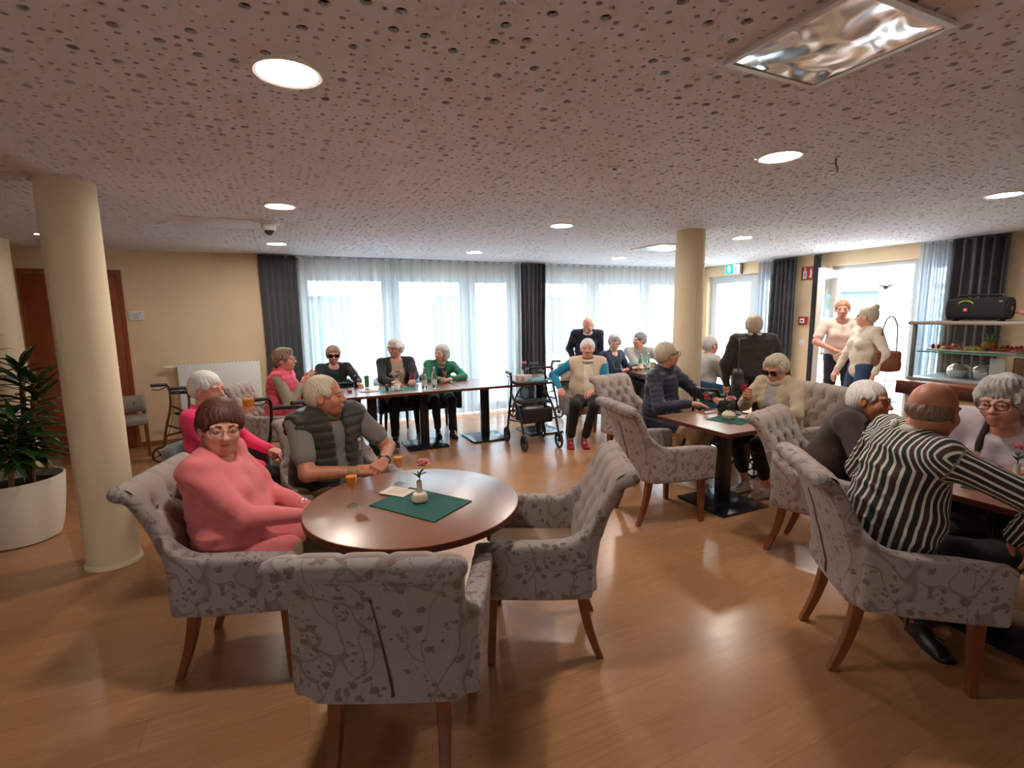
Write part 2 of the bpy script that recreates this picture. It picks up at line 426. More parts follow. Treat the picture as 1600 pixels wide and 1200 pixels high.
# frame of the opening
V = [(3.92, 0), (3.98, 0), (3.98, 2.24), (5.02, 2.24), (5.02, 0), (5.08, 0), (5.08, 2.3), (3.92, 2.3)]
prism('door_frame', V, XR+.09, XR+.19, M_FRAME, fr, plane='yz')
LEAF_A = math.radians(68)
lf = empty('door_leaf', (XR+.09, 5.02, 0), 0); lf.parent = fr
dx, dy = -math.sin(LEAF_A), -math.cos(LEAF_A)
lf.rotation_euler = (0, 0, math.atan2(dy, dx))
M_LEAF = mat('white_door_leaf', srgb(226, 222, 214), rough=.35)
ring_frame('leaf_frame', 0, 1.0, .02, 2.22, .10, .07, M_LEAF, lf, 'y', 0, wb=.12)
box('pane', (.5, 0, 1.13), (.82, .01, 1.98), M_GLASS, lf)
tube('door_handle', [(.95, .035, 1.03), (.95, .085, 1.03), (.83, .09, 1.03)], .011, M_WHITE, lf)

# curtains: pleated cloth hanging from a ceiling track
def curtain(name, a0, a1, wall, at, m, label, cat, fold=.13, amp=.035, z0=.02, z1=2.475, seed=1, thick=0.0, per=8, jit=.35, group=None, narrow=0):
    rng = random.Random(seed); L = abs(a1-a0); nf = max(2, int(round(L/fold))); cols = nf*per
    ph = [rng.uniform(.6, 1.3) for _ in range(nf+2)]; zs = seg(z0, z1, 7)
    V = []; F = []; sgn = 1 if a1 > a0 else -1
    for j, z in enumerate(zs):
        tz = (z-z0)/(z1-z0)
        for i in range(cols+1):
            u = i/cols; k = u*nf; kk = int(min(nf-1, k)); a = ph[kk]*(1-(k-kk))+ph[kk+1]*(k-kk)
            w = 1-narrow*(1-abs(2*tz-1.15)) if narrow else 1
            off = amp*a*math.sin(2*PI*k)*(1-.35*tz+.25*math.sin(3*tz+kk))
            uu = u if thick else u+.30/nf*math.sin(4*PI*k)*min(1, u*nf, (1-u)*nf)
            pos = a0+sgn*L*(.5+(uu-.5)*w)+jit*fold*.3*math.sin(kk*1.7+tz*2)*math.sin(PI*u)
            V.append((pos, at+off, z) if wall == 'y' else (at+off, pos, z))
    for j in range(len(zs)-1):
        for i in range(cols):
            q = j*(cols+1)+i; F.append([q, q+1, q+cols+2, q+cols+1])
    o = tag(empty(name, (0, 0, 0)), label, cat, group)
    c = new_obj('cloth', mesh_np('cloth', V, F, True), m, o)
    if thick: md = c.modifiers.new('cloth_thickness', 'SOLIDIFY'); md.thickness = thick
    lo, hi = min(a0, a1), max(a0, a1)
    if wall == 'y': box('header_tape', ((lo+hi)/2, at, z1-.004), (hi-lo, .012, .03), m if thick else M_FRAME, o)
    else: box('header_tape', (at, (lo+hi)/2, z1-.004), (.012, hi-lo, .03), m if thick else M_FRAME, o)
    return o
curtain('sheer_curtain', .27, 3.70, 'y', YB-.17, M_SHEER, 'white pleated sheer curtain behind the long table', 'curtain', .15, .045, seed=3, per=16)
curtain('sheer_curtain', -2.95, -1.85, 'y', YF+.12, M_SHEER, 'unseen white sheer curtain added to dim the window behind the viewer', 'curtain', .15, .045, seed=31, per=16)  # out of view, added to cut the daylight coming through this window
curtain('sheer_curtain', 4.16, 7.42, 'y', YB-.17, M_SHEER, 'white pleated sheer curtain between the middle drape and the column', 'curtain', .15, .045, seed=5, per=16)
curtain('drape', -.2, .31, 'y', YB-.09, M_DRAPE, 'dark brown-grey drape at the radiator end of the windows', 'curtain', .085, .045, seed=7, thick=.006, narrow=.1)
curtain('drape', 3.64, 4.22, 'y', YB-.10, M_DRAPE, 'dark grey drape hanging between the two sheer curtains', 'curtain', .085, .045, seed=9, thick=.006, narrow=.12)
curtain('drape', 7.40, 7.62, 'y', YB-.12, M_DRAPE, 'narrow dark drape in the corner by the terrace door', 'curtain', .07, .04, seed=11, thick=.006)
curtain('drape', 6.02, 5.55, 'x', XR-.11, M_DRAPE, 'dark blue-grey drape beside the fire extinguisher sign', 'curtain', .085, .045, seed=13, thick=.006)
curtain('sheer_curtain', 6.25, 5.95, 'x', XR-.13, M_SHEERB, 'blue-grey sheer curtain strip beside the glazed terrace door', 'curtain', .07, .03, seed=15)
curtain('drape', 5.27, 5.15, 'x', XR-.10, M_DRAPE, 'bundled dark drape behind the open door leaf', 'curtain', .06, .035, seed=17, thick=.006)
curtain('drape', 3.52, 2.94, 'x', XR-.11, M_DRAPE, 'dark grey drape behind the glass display case', 'curtain', .1, .05, seed=19, thick=.006)
curtain('sheer_curtain', 3.82, 3.45, 'x', XR-.13, M_SHEERB, 'blue-grey sheer curtain above the display case', 'curtain', .07, .03, seed=21)
# downlights
M_LAMP = mat('lit_downlight', (1, 1, 1, 1), emit=(1, .90, .80, 1), estr=52)
M_RIM = mat('white_light_rim', srgb(232, 226, 220), rough=.4)
LIGHTS = [(.09, 2.04), (.07, 4.40), (.04, 6.62), (2.6, 2.04), (2.58, 4.40), (2.52, 6.66), (5.1, 2.04), (5.02, 4.38), (4.95, 6.66), (6.75, 4.26), (6.8, 6.62)]
NEAR = ['above the round table, the largest of all', 'beside the dome camera', 'in front of the dark drape by the radiator', 'next to the mirror-finish panel', 'in the middle of the room between the two columns', 'above the long table row', 'above the display case', 'just past the cream column by the square table', 'before the sheer curtain near the column', 'above the open terrace door', 'close to the exit sign']
for (x, y), nr in zip(LIGHTS, NEAR):
    t = thing('ceiling_downlight', f'round lit recessed ceiling light {nr}', 'ceiling light', (x, y, ZC), group='recessed ceiling lights')
    lathe('rim', [(.098, -.001), (.118, -.001), (.118, -.006), (.112, -.010), (.100, -.008)], M_RIM, t, 40, cap=False)
    lathe('diffuser', [(.0, -.0062), (.100, -.006)], M_LAMP, t, 40, cap=False)
t = thing('ceiling_spotlight', 'small bright ceiling spot beside the brown door', 'ceiling light', (-2.1, 6.6, ZC))
lathe('rim', [(.03, -.001), (.045, -.001), (.045, -.006), (.03, -.008)], M_RIM, t, 24, cap=False); lathe('diffuser', [(0, -.0062), (.032, -.006)], M_LAMP, t, 24, cap=False)
# glossy ceiling panels (mirror-finish louvre plates)
M_MIRROR = NT('mirror_panel')
_v = M_MIRROR.coord((1, 1, 1)); _n = M_MIRROR.noise(_v, 6.5, 1, .3, .4); M_MIRROR.bump(_n.outputs[0], .55, .05)
M_MIRROR.base((.92, .92, .94, 1)); M_MIRROR.b.inputs['Metallic'].default_value = 1; M_MIRROR.b.inputs['Roughness'].default_value = .16
M_MIRROR = M_MIRROR.m
def ceil_panel(c, sx, sy, label, rz=0):
    t = thing('ceiling_panel', label, 'ceiling panel', (c[0], c[1], ZC), rz)
    f = ring_frame('panel_frame', -sx/2, sx/2, -sy/2, sy/2, .022, .014, M_RIM, t, 'y', 0)
    f.rotation_euler = (PI/2, 0, 0); f.location = (0, 0, -.008)
    box('plate', (0, 0, -.008), (sx-.04, sy-.04, .008), M_MIRROR, t)
ceil_panel((1.68, 1.15), .46, .46, 'square mirror-finish panel in the ceiling, reflecting the windows')
ceil_panel((4.75, 5.4), .62, .62, 'shiny square ceiling panel beside the cream column')
t = thing('access_hatch', 'flat pale access hatch in the ceiling near the security camera', 'hatch', (-.42, 5.35, ZC))
box('hatch_plate', (0, 0, -.004), (.55, .5, .008), M_CEIL, t, .002); q_ = ring_frame('hatch_rim', -.285, .285, -.26, .26, .012, .01, M_RIM, t); q_.rotation_euler = (PI/2, 0, 0); q_.location = (0, 0, -.004)
t = thing('smoke_detector', 'small white ring smoke detector in the ceiling', 'smoke detector', (1.87, 2.57, ZC))
lathe('housing', [(0, -.004), (.012, -.006), (.026, -.012), (.034, -.010), (.036, -.0005)], M_WHITE, t, 28, cap=False); lathe('sensor', [(0, -.014), (.012, -.013), (.014, -.006)], M_BLKPLA, t, 16, cap=False)
t = thing('dome_camera', 'white dome camera on the ceiling', 'camera', (-.02, 5.15, ZC))
lathe('mount', [(.085, -.001), (.085, -.02), (.06, -.03), (.055, -.001)], M_WHITE, t, 28, cap=False); lathe('housing', [(.058, -.025), (.062, -.05), (.05, -.075), (.04, -.08)], M_WHITE, t, 28)
lathe('dome', [(.042, -.078), (.036, -.10), (.02, -.115), (.001, -.12)], mat('smoked_dome', (.05, .05, .05, 1), rough=.1), t, 24)
t = thing('ceiling_wire', 'short bent wire end sticking out of the ceiling', 'wire', (2.95, 1.95, ZC))
tube('wire', [(0, 0, .01), (0, 0, -.03), (.03, .01, -.045), (.035, .015, -.07)], .005, mat('grey_wire', srgb(90, 80, 72), rough=.6), t, 6, curve=4)
# wall fittings
t = thing('radiator', 'white flat panel radiator on the cream wall', 'radiator', (-.76, YB-.085, 0))
box('panel', (0, -.02, .60), (.96, .025, .88), M_WHITE, t, .006); box('back_panel', (0, .045, .60), (.94, .02, .86), M_WHITE, t, .005)
gr = box('top_grille', (0, .012, 1.045), (.95, .085, .02), M_WHITE, t, .004)
for i in range(22): box('slot_shade_strip', (-.45+i*.0428, .012, 1.056), (.014, .06, .004), mat('grille_slot_shade', (.25, .24, .23, 1), rough=.8), gr)  # dark strips laid on top, coloured as the shade inside the grille openings
v = tube('valve', [(-.48, .02, 1.02), (-.56, .02, 1.02)], .016, M_WHITE, t, 12); tube('valve_head', [(-.55, .02, 1.02), (-.63, .02, 1.02)], [.022, .018], M_WHITE, v, 16)
for x in (-.3, .3): box('bracket', (x, .06, .5), (.03, .04, .1), M_WHITE, t)
M_PAPER = mat('white_paper', srgb(236, 234, 228), rough=.8)
t = thing('wall_sign', 'small white notice framed on the cream wall beside the door', 'sign', (-1.63, YB-.008, 1.69))
box('plate', (0, 0, 0), (.155, .012, .12), M_WHITE, t, .003); box('sheet', (0, -.0065, -.005), (.125, .002, .085), M_PAPER, t)
M_GREYPRINT = mat('grey_print', srgb(150, 146, 140), rough=.8)
for i, (w, z) in enumerate(((.06, .02), (.09, 0), (.08, -.02), (.05, -.035))): box('text_line', (-.01, -.008, z), (w, .001, .006), M_GREYPRINT, t)
q_ = lathe('emblem', [(0, 0), (.008, 0)], M_GREYPRINT, t, 12, cap=False); q_.rotation_euler = (PI/2, 0, 0); q_.location = (.04, -.009, .035)
t = thing('light_switch', 'white switch plate on the wall beside the brown door', 'switch', (-2.78, YB-.006, 1.95)); box('plate', (0, 0, 0), (.07, .012, .28), M_WHITE, t, .003)
t = thing('light_switch', 'white switch plate on the wall behind the open door', 'switch', (XR-.006, 5.45, 1.12)); box('plate', (0, 0, 0), (.012, .08, .08), M_WHITE, t, .003); box('rocker', (-.008, 0, 0), (.006, .055, .055), M_WHITE, t, .002)
M_RED = mat('fire_red', srgb(190, 40, 45), rough=.5); M_GREEN = mat('exit_green', srgb(0, 165, 110), rough=.4, emit=srgb(0, 190, 120), estr=1.2)
M_LITW = mat('lit_white', (1, 1, 1, 1), emit=(1, 1, 1, 1), estr=1.6)
def pict(o, P, at, m, name='pictogram'):   # flat mark in the yz plane, facing -x
    V = [(at, y, z) for y, z in P]+[(at+.002, y, z) for y, z in P]; n = len(P)
    bm = bmesh.new(); a = [bm.verts.new(v) for v in V]
    bm.faces.new(a[:n]); bm.faces.new(a[n:][::-1])
    for i in range(n): bm.faces.new((a[i], a[(i+1) % n], a[n+(i+1) % n], a[n+i]))
    return new_obj(name, bm_mesh(name, bm), m, o)
t = thing('exit_sign', 'green and white lit exit sign above the terrace door', 'sign', (XR-.04, 6.86, 2.40))
box('housing', (0, 0, 0), (.05, .32, .17), M_WHITE, t, .006); box('green_panel', (-.027, .07, 0), (.004, .17, .155), M_GREEN, t); box('white_panel', (-.027, -.085, 0), (.004, .12, .155), M_LITW, t)
pict(t, [(.12, .03), (.10, .06), (.07, .065), (.045, .03), (.05, -.03), (.075, -.06), (.10, -.035)], -.031, M_LITW); pict(t, [(-.06, .05), (-.11, .05), (-.11, -.05), (-.06, -.05), (-.065, .0)], -.031, mat('pale_green', srgb(190, 225, 205)))
box('mount', (.0, 0, .08), (.03, .1, .06), M_WHITE, t); box('power_cable', (.01, -.19, 0), (.01, .012, .2), M_BLKPLA, t)
t = thing('fire_extinguisher_sign', 'red square fire extinguisher sign with white pictograms', 'sign', (XR-.004, 5.43, 2.22))
box('plate', (0, 0, 0), (.006, .21, .21), M_RED, t)
pict(t, [(.075, .03), (.055, .05), (.03, .05), (.012, .03), (.012, -.085), (.075, -.085)], -.006, M_WHITE); pict(t, [(.06, .06), (.06, .085), (.03, .09), (.03, .06)], -.006, M_WHITE)
pict(t, [(-.03, -.07), (-.05, .0), (-.035, .03), (-.055, .08), (-.075, .03), (-.07, -.07)], -.006, M_WHITE, 'flame_mark'); pict(t, [(.05, -.0), (.05, -.03), (.032, -.03), (.032, -.0)], -.007, M_RED, 'label_mark')
t = thing('fire_alarm_button', 'small red fire alarm call point on the wall', 'alarm', (XR-.02, 5.45, 1.47))
box('housing', (0, 0, 0), (.04, .13, .13), M_RED, t, .006); box('glass_panel', (-.021, 0, 0), (.004, .075, .07), M_WHITE, t, .002); pict(t, [(.02, .01), (-.02, .01), (-.02, -.012), (.02, -.012)], -.025, M_BLKPLA, 'button_mark')
# ------------------------------------------------------------------ smooth solids: distance fields meshed with surface nets
def surface_net(vol, org, h):
    nx, ny, nz = vol.shape; ins = vol < 0
    c = np.zeros((nx-1, ny-1, nz-1), np.uint8)
    for dx in (0, 1):
        for dy in (0, 1):
            for dz in (0, 1): c += ins[dx:nx-1+dx, dy:ny-1+dy, dz:nz-1+dz]
    act = (c > 0) & (c < 8); idx = np.argwhere(act); m = len(idx)
    ids = np.full(act.shape, -1, np.int64); ids[act] = np.arange(m)
    acc = np.zeros((m, 3)); cnt = np.zeros(m)
    i, j, k = idx.T
    offs = [(0, 0, 0), (1, 0, 0), (0, 1, 0), (1, 1, 0), (0, 0, 1), (1, 0, 1), (0, 1, 1), (1, 1, 1)]
    val = [vol[i+a, j+b, k+d_] for a, b, d_ in offs]
    for a in range(8):
        for ax in range(3):
            if offs[a][ax]: continue
            b = a + (1 << ax); va, vb = val[a], val[b]; s = (va < 0) != (vb < 0)
            t = np.where(s, va/(va-vb+1e-12), 0)
            q = np.tile(np.array(offs[a], float), (m, 1)); q[:, ax] += t
            acc += np.where(s[:, None], q, 0); cnt += s
    V = (idx+acc/np.maximum(cnt, 1)[:, None])*h+org
    F = []
    for ax in range(3):
        sl0 = [slice(None)]*3; sl1 = [slice(None)]*3; sl0[ax] = slice(0, -1); sl1[ax] = slice(1, None)
        a = ins[tuple(sl0)]; b = ins[tuple(sl1)]; e = np.argwhere(a != b)
        u, w = (ax+1) % 3, (ax+2) % 3
        ok = (e[:, u] > 0) & (e[:, w] > 0) & (e[:, u] < vol.shape[u]-1) & (e[:, w] < vol.shape[w]-1); e = e[ok]
        def cell(du, dw):
            q = e.copy(); q[:, u] -= du; q[:, w] -= dw; return ids[q[:, 0], q[:, 1], q[:, 2]]
        quad = np.stack([cell(1, 1), cell(0, 1), cell(0, 0), cell(1, 0)], -1)
        flip = ~a[e[:, 0], e[:, 1], e[:, 2]]; quad[flip] = quad[flip][:, ::-1]
        F.append(quad)
    F = np.concatenate(F); F = F[(F >= 0).all(1)]
    return V, F
class Field:
    """list of blended primitives; bounds grow with them"""
    def __init__(s): s.p = []; s.lo = np.full(3, 9e9); s.hi = -s.lo
    def _grow(s, lo, hi): s.lo = np.minimum(s.lo, lo); s.hi = np.maximum(s.hi, hi)
    def cone(s, a, b, ra, rb=None, k=.03, sx=1.0, ax=None, op='u'):
        """tapered capsule; sx flattens it along unit axis ax (the solid is sx times as thick there)"""
        rb = ra if rb is None else rb; a = np.array(a, float); b = np.array(b, float); r = max(ra, rb)*max(1, sx)
        lo, hi = np.minimum(a, b)-r, np.maximum(a, b)+r
        if op == 'u': s._grow(lo, hi)
        s.p.append(('c', op, k, lo, hi, (a, b, ra, rb, sx, None if ax is None else np.array(ax, float)))); return s
    def ell(s, c, r, R=None, k=.02, op='u'):
        c = np.array(c, float); r = np.array(r, float) if hasattr(r, '__len__') else np.full(3, float(r)); m = r.max()
        if R is None: lo, hi = c-r, c+r
        else: lo, hi = c-m, c+m
        if op == 'u': s._grow(lo, hi)
        s.p.append(('e', op, k, lo, hi, (c, r, None if R is None else np.array(R, float)))); return s
    def box(s, c, h, R=None, rad=.01, k=.01, op='u'):
        c = np.array(c, float); h = np.array(h, float); m = np.linalg.norm(h)+rad
        lo, hi = (c-h-rad, c+h+rad) if R is None else (c-m, c+m)
        if op == 'u': s._grow(lo, hi)
        s.p.append(('b', op, k, lo, hi, (c, h, None if R is None else np.array(R, float), rad))); return s
    def fn(s, f, lo, hi, k=.01, op='u'):
        lo = np.array(lo, float); hi = np.array(hi, float)
        if op == 'u': s._grow(lo, hi)
        s.p.append(('f', op, k, lo, hi, f)); return s
    @staticmethod
    def ev(t, d, P):
        if t == 'f': return d(P)
        if t == 'c':
            a, b, ra, rb, sx, ax = d
            if ax is not None:
                n = ax/np.linalg.norm(ax); q = lambda X: X-(X@n)[..., None]*n*(1-1/sx)
                Pa = P-a; Pa = q(Pa); ab = q((b-a)[None])[0]
            else: Pa = P-a; ab = b-a
            L = ab@ab+1e-12; tt = np.clip((Pa@ab)/L, 0, 1)
            return np.linalg.norm(Pa-tt[..., None]*ab, axis=-1)-(ra+(rb-ra)*tt)
        if t == 'e':
            c, r, R = d; Q = P-c
            if R is not None: Q = Q@R
            k0 = np.linalg.norm(Q/r, axis=-1); k1 = np.linalg.norm(Q/(r*r), axis=-1)+1e-9
            return np.where(k0 < 1e-6, -r.min(), k0*(k0-1)/k1)
        c, h, R, rad = d; Q = P-c
        if R is not None: Q = Q@R
        q = np.abs(Q)-h
        return np.linalg.norm(np.maximum(q, 0), axis=-1)+np.minimum(q.max(-1), 0)-rad
    def mesh(s, h, warp=None, lo=None, hi=None):
        pad = 3*h; lo = s.lo-pad if lo is None else np.array(lo); hi = s.hi+pad if hi is None else np.array(hi)
        n = np.ceil((hi-lo)/h).astype(int)+1; vol = np.full(n, .5, np.float32)
        ax = [lo[i]+np.arange(n[i])*h for i in range(3)]
        for t, op, k, plo, phi, d in s.p:
            m = k+2.5*h
            i0 = np.clip(np.floor((plo-m-lo)/h).astype(int), 0, n-1); i1 = np.clip(np.ceil((phi+m-lo)/h).astype(int)+1, 1, n)
            if (i1 <= i0).any(): continue
            sl = tuple(slice(a, b) for a, b in zip(i0, i1))
            P = np.stack(np.meshgrid(*[ax[q][sl[q]] for q in range(3)], indexing='ij'), -1)
            v = s.ev(t, d, P); o = vol[sl]
            if op == 'u':
                e = np.maximum(k-np.abs(o-v), 0)/k; vol[sl] = np.minimum(o, v)-e*e*k*.25
            elif op == 's':
                v = -v; e = np.maximum(k-np.abs(o-v), 0)/k; vol[sl] = np.maximum(o, v)+e*e*k*.25
            else:   # intersect only inside this box
                vol[sl] = np.maximum(o, v)
        if warp is not None:
            P = np.stack(np.meshgrid(*ax, indexing='ij'), -1); b = np.abs(vol) < .06; vol[b] += warp(P[b])
        return surface_net(vol, lo, h)
def rotm(ax, a):
    c, s = math.cos(a), math.sin(a)
    return {'x': np.array([[1, 0, 0], [0, c, -s], [0, s, c]]), 'y': np.array([[c, 0, s], [0, 1, 0], [-s, 0, c]]), 'z': np.array([[c, -s, 0], [s, c, 0], [0, 0, 1]])}[ax]
def nrm(v): v = np.array(v, float); return v/(np.linalg.norm(v)+1e-9)
# ------------------------------------------------------------------ upholstered armchair
def m_floral():
    t = NT('floral_upholstery'); v = t.coord((1, 1, 1))
    w = t.noise(v, 5, 2); wv = t.add('ShaderNodeVectorMath', operation='MULTIPLY_ADD'); t.link(w.outputs['Color'], wv.inputs[0]); wv.inputs[1].default_value = (.09, .09, .09); t.link(v, wv.inputs[2])
    # blossoms: clustered blobs
    vo = t.add('ShaderNodeTexVoronoi', feature='SMOOTH_F1'); t.link(wv.outputs[0], vo.inputs['Vector']); vo.inputs['Scale'].default_value = 20; vo.inputs['Smoothness'].default_value = .15
    pet = t.noise(v, 75, 2, .6)
    d = t.math('ADD', vo.outputs['Distance'], t.math('MULTIPLY', t.math('SUBTRACT', pet.outputs[0], .5), .8))
    bl = t.ramp(d, [(.27, (1, 1, 1)), (.31, (0, 0, 0))])
    sel = t.noise(v, 4.5, 1); bl = t.math('MULTIPLY', bl, t.ramp(sel.outputs[0], [(.33, (0, 0, 0)), (.38, (1, 1, 1))]))
    # twigs: curved contour lines of two slow noises
    def twig(sc, off, wd):
        mp = t.add('ShaderNodeMapping'); mp.inputs['Location'].default_value = off; mp.inputs['Scale'].default_value = (1, 1, .55); mp.inputs['Rotation'].default_value = (.6, .5, .4); t.link(wv.outputs[0], mp.inputs[0])
        n_ = t.noise(mp.outputs[0], sc, 1, .4); a_ = t.math('ABSOLUTE', t.math('SUBTRACT', n_.outputs[0], .5))
        return t.ramp(a_, [(wd, (1, 1, 1)), (wd*1.6, (0, 0, 0))])
    s2 = t.noise(v, 7, 1); tw = t.math('MULTIPLY', t.math('MAXIMUM', t.math('MAXIMUM', twig(4.4, (0, 0, 0), .0055), twig(5.2, (3, 1, 2), .006)), twig(4.8, (7, 5, 1), .0055)), t.ramp(s2.outputs[0], [(.32, (0, 0, 0)), (.37, (1, 1, 1))]))
    # small leaves
    v3 = t.add('ShaderNodeTexVoronoi', feature='F1'); t.link(wv.outputs[0], v3.inputs['Vector']); v3.inputs['Scale'].default_value = 34
    lf = t.ramp(v3.outputs['Distance'], [(.2, (1, 1, 1)), (.26, (0, 0, 0))]); s3 = t.noise(v, 11, 1); lf = t.math('MULTIPLY', lf, t.ramp(s3.outputs[0], [(.50, (0, 0, 0)), (.54, (1, 1, 1))]))
    k = t.math('MAXIMUM', t.math('MAXIMUM', bl, t.math('MULTIPLY', tw, .7)), lf)
    weave = t.noise(v, 260, 2)
    basec = t.ramp(weave.outputs[0], [(.3, srgb(152, 140, 136)), (.7, srgb(170, 158, 153))])
    t.base(t.mix(t.math('MULTIPLY', k, .72), basec, srgb(104, 76, 68)))
    t.b.inputs['Roughness'].default_value = .88; t.b.inputs['Sheen Weight'].default_value = .15
    t.bump(weave.outputs[0], .15, .004); return t.m
M_FLORAL = m_floral()
M_TUFT = mat('greige_tufted_fabric', srgb(170, 154, 144), rough=.9, var=.06, vscale=14, bump=.2, bscale=300, sheen=.2)
M_SEATF = mat('greige_seat_fabric', srgb(176, 152, 128), rough=.85, var=.05, vscale=10, bump=.15, bscale=300)
M_LEG = mat('brown_stained_leg', srgb(132, 74, 42), rough=.38, var=.18, vscale=10, bump=.05, bscale=60, bstretch=(5, 5, .6))
M_LEGD = mat('dark_stained_leg', srgb(64, 38, 26), rough=.4, var=.15, vscale=10)
M_SEAM = mat('fabric_seam', srgb(84, 68, 62), rough=.9)
def yc(z):      # side profile of the back: centre line of the pad, y over z
    z = np.asarray(z, float); return -.235-.05*np.clip((z-.45)/.2, 0, 1)-.115*np.clip((z-.62)/.33, 0, 1)**1.6
def wb(z): z = np.asarray(z, float); return .245+.035*np.clip((z-.36)/.25, 0, 1)+.012*np.clip((z-.75)/.2, 0, 1)
def leg_mesh(name, p0, p1, r0_, r1_, bow=(0, 0, 0)):
    P = [np.array(p0)+(np.array(p1)-np.array(p0))*t+np.array(bow)*math.sin(PI*t) for t in seg(0, 1, 6)]
    V = []; F = []
    for i, q in enumerate(P):
        r = r0_+(r1_-r0_)*i/5
        for a in range(8):
            cx_, cy_ = [(1, .55), (.55, 1), (-.55, 1), (-1, .55), (-1, -.55), (-.55, -1), (.55, -1), (1, -.55)][a]; c = .86 if abs(cx_) != abs(cy_) else 1
            V.append((q[0]+r*(1 if cx_ > .9 else -1 if cx_ < -.9 else cx_*1.5), q[1]+r*(1 if cy_ > .9 else -1 if cy_ < -.9 else cy_*1.5), q[2]))
    for i in range(5):
        for a in range(8): F.append([i*8+a, i*8+(a+1) % 8, i*8+8+(a+1) % 8, i*8+8+a])
    F += [list(range(8))[::-1], [40+a for a in range(8)]]
    me = mesh_np(name, V, F, True); me.set_sharp_from_angle(angle=math.radians(30)); return me
def make_armchair(outer, inner, seatm, legm, name='armchair', back_h=.955, roll=True, arms=True, label='x', cat='chair', hres=.011):
    t = thing(name, label, cat)
    f = Field()
    def backf(P):
        x, y, z = P[..., 0], P[..., 1], P[..., 2]
        yy = yc(z)+.05*(np.abs(x)/.28)**2.2*np.clip((z-.3)/.3, 0, 1)*np.clip((1.0-z)/.4, 0, 1)
        th = .034+.008*np.clip((.6-z)/.3, 0, 1)
        q = np.stack([np.abs(x)-(wb(z)-.02), np.abs(y-yy)-(th-.02), np.abs(z-(.36+back_h-.03)/2)-((back_h-.03-.36)/2-.02)], -1)
        return np.linalg.norm(np.maximum(q, 0), axis=-1)+np.minimum(q.max(-1), 0)-.02
    f.fn(backf, (-.31, -.47, .36), (.31, -.13, back_h), k=.02)
    if roll:
        zt = back_h-.035; y0 = float(yc(back_h-.03))-.022
        f.cone((-.268, y0, zt), (.268, y0, zt), .036, k=.035)
    if arms:
        for s in (-1, 1):
            def armf(P, s=s):
                x, y, z = s*P[..., 0], P[..., 1], P[..., 2]
                xa = .292-.018*np.clip((-.05-y)/.2, 0, 1)
                zt = .635+.11*np.clip((-.10-y)/.16, 0, 1)**1.8-.012*np.clip((y-.12)/.15, 0, 1)
                xa = xa+.018*np.clip((z-.45)/.2, 0, 1)*np.clip((y+.1)/.3, 0, 1)
                zb = .365
                q = np.stack([np.abs(x-xa)-.022, np.abs(y-.03)-.245, np.abs(z-(zt+zb)/2)-((zt-zb)/2-.022)], -1)
                return np.linalg.norm(np.maximum(q, 0), axis=-1)+np.minimum(q.max(-1), 0)-.022
            f.fn(armf, (min(s*.24, s*.36), -.26, .34) , (max(s*.24, s*.36), .31, .78), k=.035)
    f.box((0, 0.01, .385), (.255, .235, .012), rad=.012, k=.02)
    V, F = f.mesh(hres)
    sh = new_obj('shell', mesh_np('shell', V, F, True), outer, t)
    # tufted inner back: pad with dimples and a scalloped roll over the top
    nx, nz = 45, 40; Vt = []; Ft = []
    rows = seg(0, 1, nz); btn = []
    zlo, zhi = .47, back_h-.045
    R5 = [(.56, 3, 0), (.655, 4, 1), (.75, 3, 0), (.845, 4, 1)]
    pts = []
    for zz, n, k in R5:
        for i in range(n): pts.append(((i-(n-1)/2)*.135, zz))
    for j, tj in enumerate(rows):
        for i in range(nx):
            u = -1+2*i/(nx-1)
            if tj < .82: z = zlo+(zhi-zlo)*tj/.82; ex = 0; ang = None
            else: z = zhi; ang = (tj-.82)/.18*1.8
            x = u*(float(wb(z))-.012); puff = .030*(1-abs(u)**6)
            dd = min(((x-px)**2+(z-pz)**2)**.5 for px, pz in pts)
            dim = .026*math.exp(-(dd/.030)**2)
            # diagonal creases between buttons
            a1 = abs(((x/.135+(z-.56)/.19)+.5) % 1-.5); a2 = abs(((x/.135-(z-.56)/.19)+.5) % 1-.5)
            cr = .010*math.exp(-(min(a1, a2)/.09)**2)*(1 if .53 < z < .87 else 0)
            if z >= .845: a3 = abs(((x/.135+.5)+.5) % 1-.5); cr = .012*math.exp(-(a3/.10)**2)
            yb = float(yc(z))+.05*(abs(x)/.28)**2.2*min(1, max(0, (z-.3)/.3))*min(1, max(0, (1-z)/.4))+.030
            d_ = puff-dim-cr
            if ang is None: Vt.append((x, yb+d_, z))
            else:
                yr = float(yc(back_h-.03))-.022; zr = back_h-.035; rr = .036+.014*(1-abs(u)**8)-cr*.8; rr = rr*(1-max(0, (ang-1.25)/.55))+.028*max(0, (ang-1.25)/.55)
                a0 = math.atan2(z+.0-zr, yb+.02-yr); a = a0+(ang)
                rr2 = rr+max(0, (1-ang/.8))*max(0, math.hypot(yb+d_-yr, z-zr)-rr)
                Vt.append((x*(1-.0), yr+rr2*math.cos(a), zr+rr2*math.sin(a)))
    for j in range(nz-1):
        for i in range(nx-1): q = j*nx+i; Ft.append([q, q+1, q+nx+1, q+nx])
    me = mesh_np('back_pad', Vt, Ft, True); pad = new_obj('back_pad', me, inner, t)
    Vb, Fb = lathe_data([(0.0, .006), (.007, .005), (.011, 0), (.009, -.004)], 8, False)
    bme = mesh_np('button', [(v[0], v[2], v[1]) for v in Vb], Fb, True); bme.materials.append(inner)
    for px, pz in pts:
        o = new_obj('button', bme, None, pad); o.location = (px, float(yc(pz))+.05*(abs(px)/.28)**2.2*.6+.030+.010, pz)
    # seat cushion
    bm = bmesh.new(); b_box(bm, (0, .035, .425), (.50 if arms else .52, .46, .085), .028, seg=3)
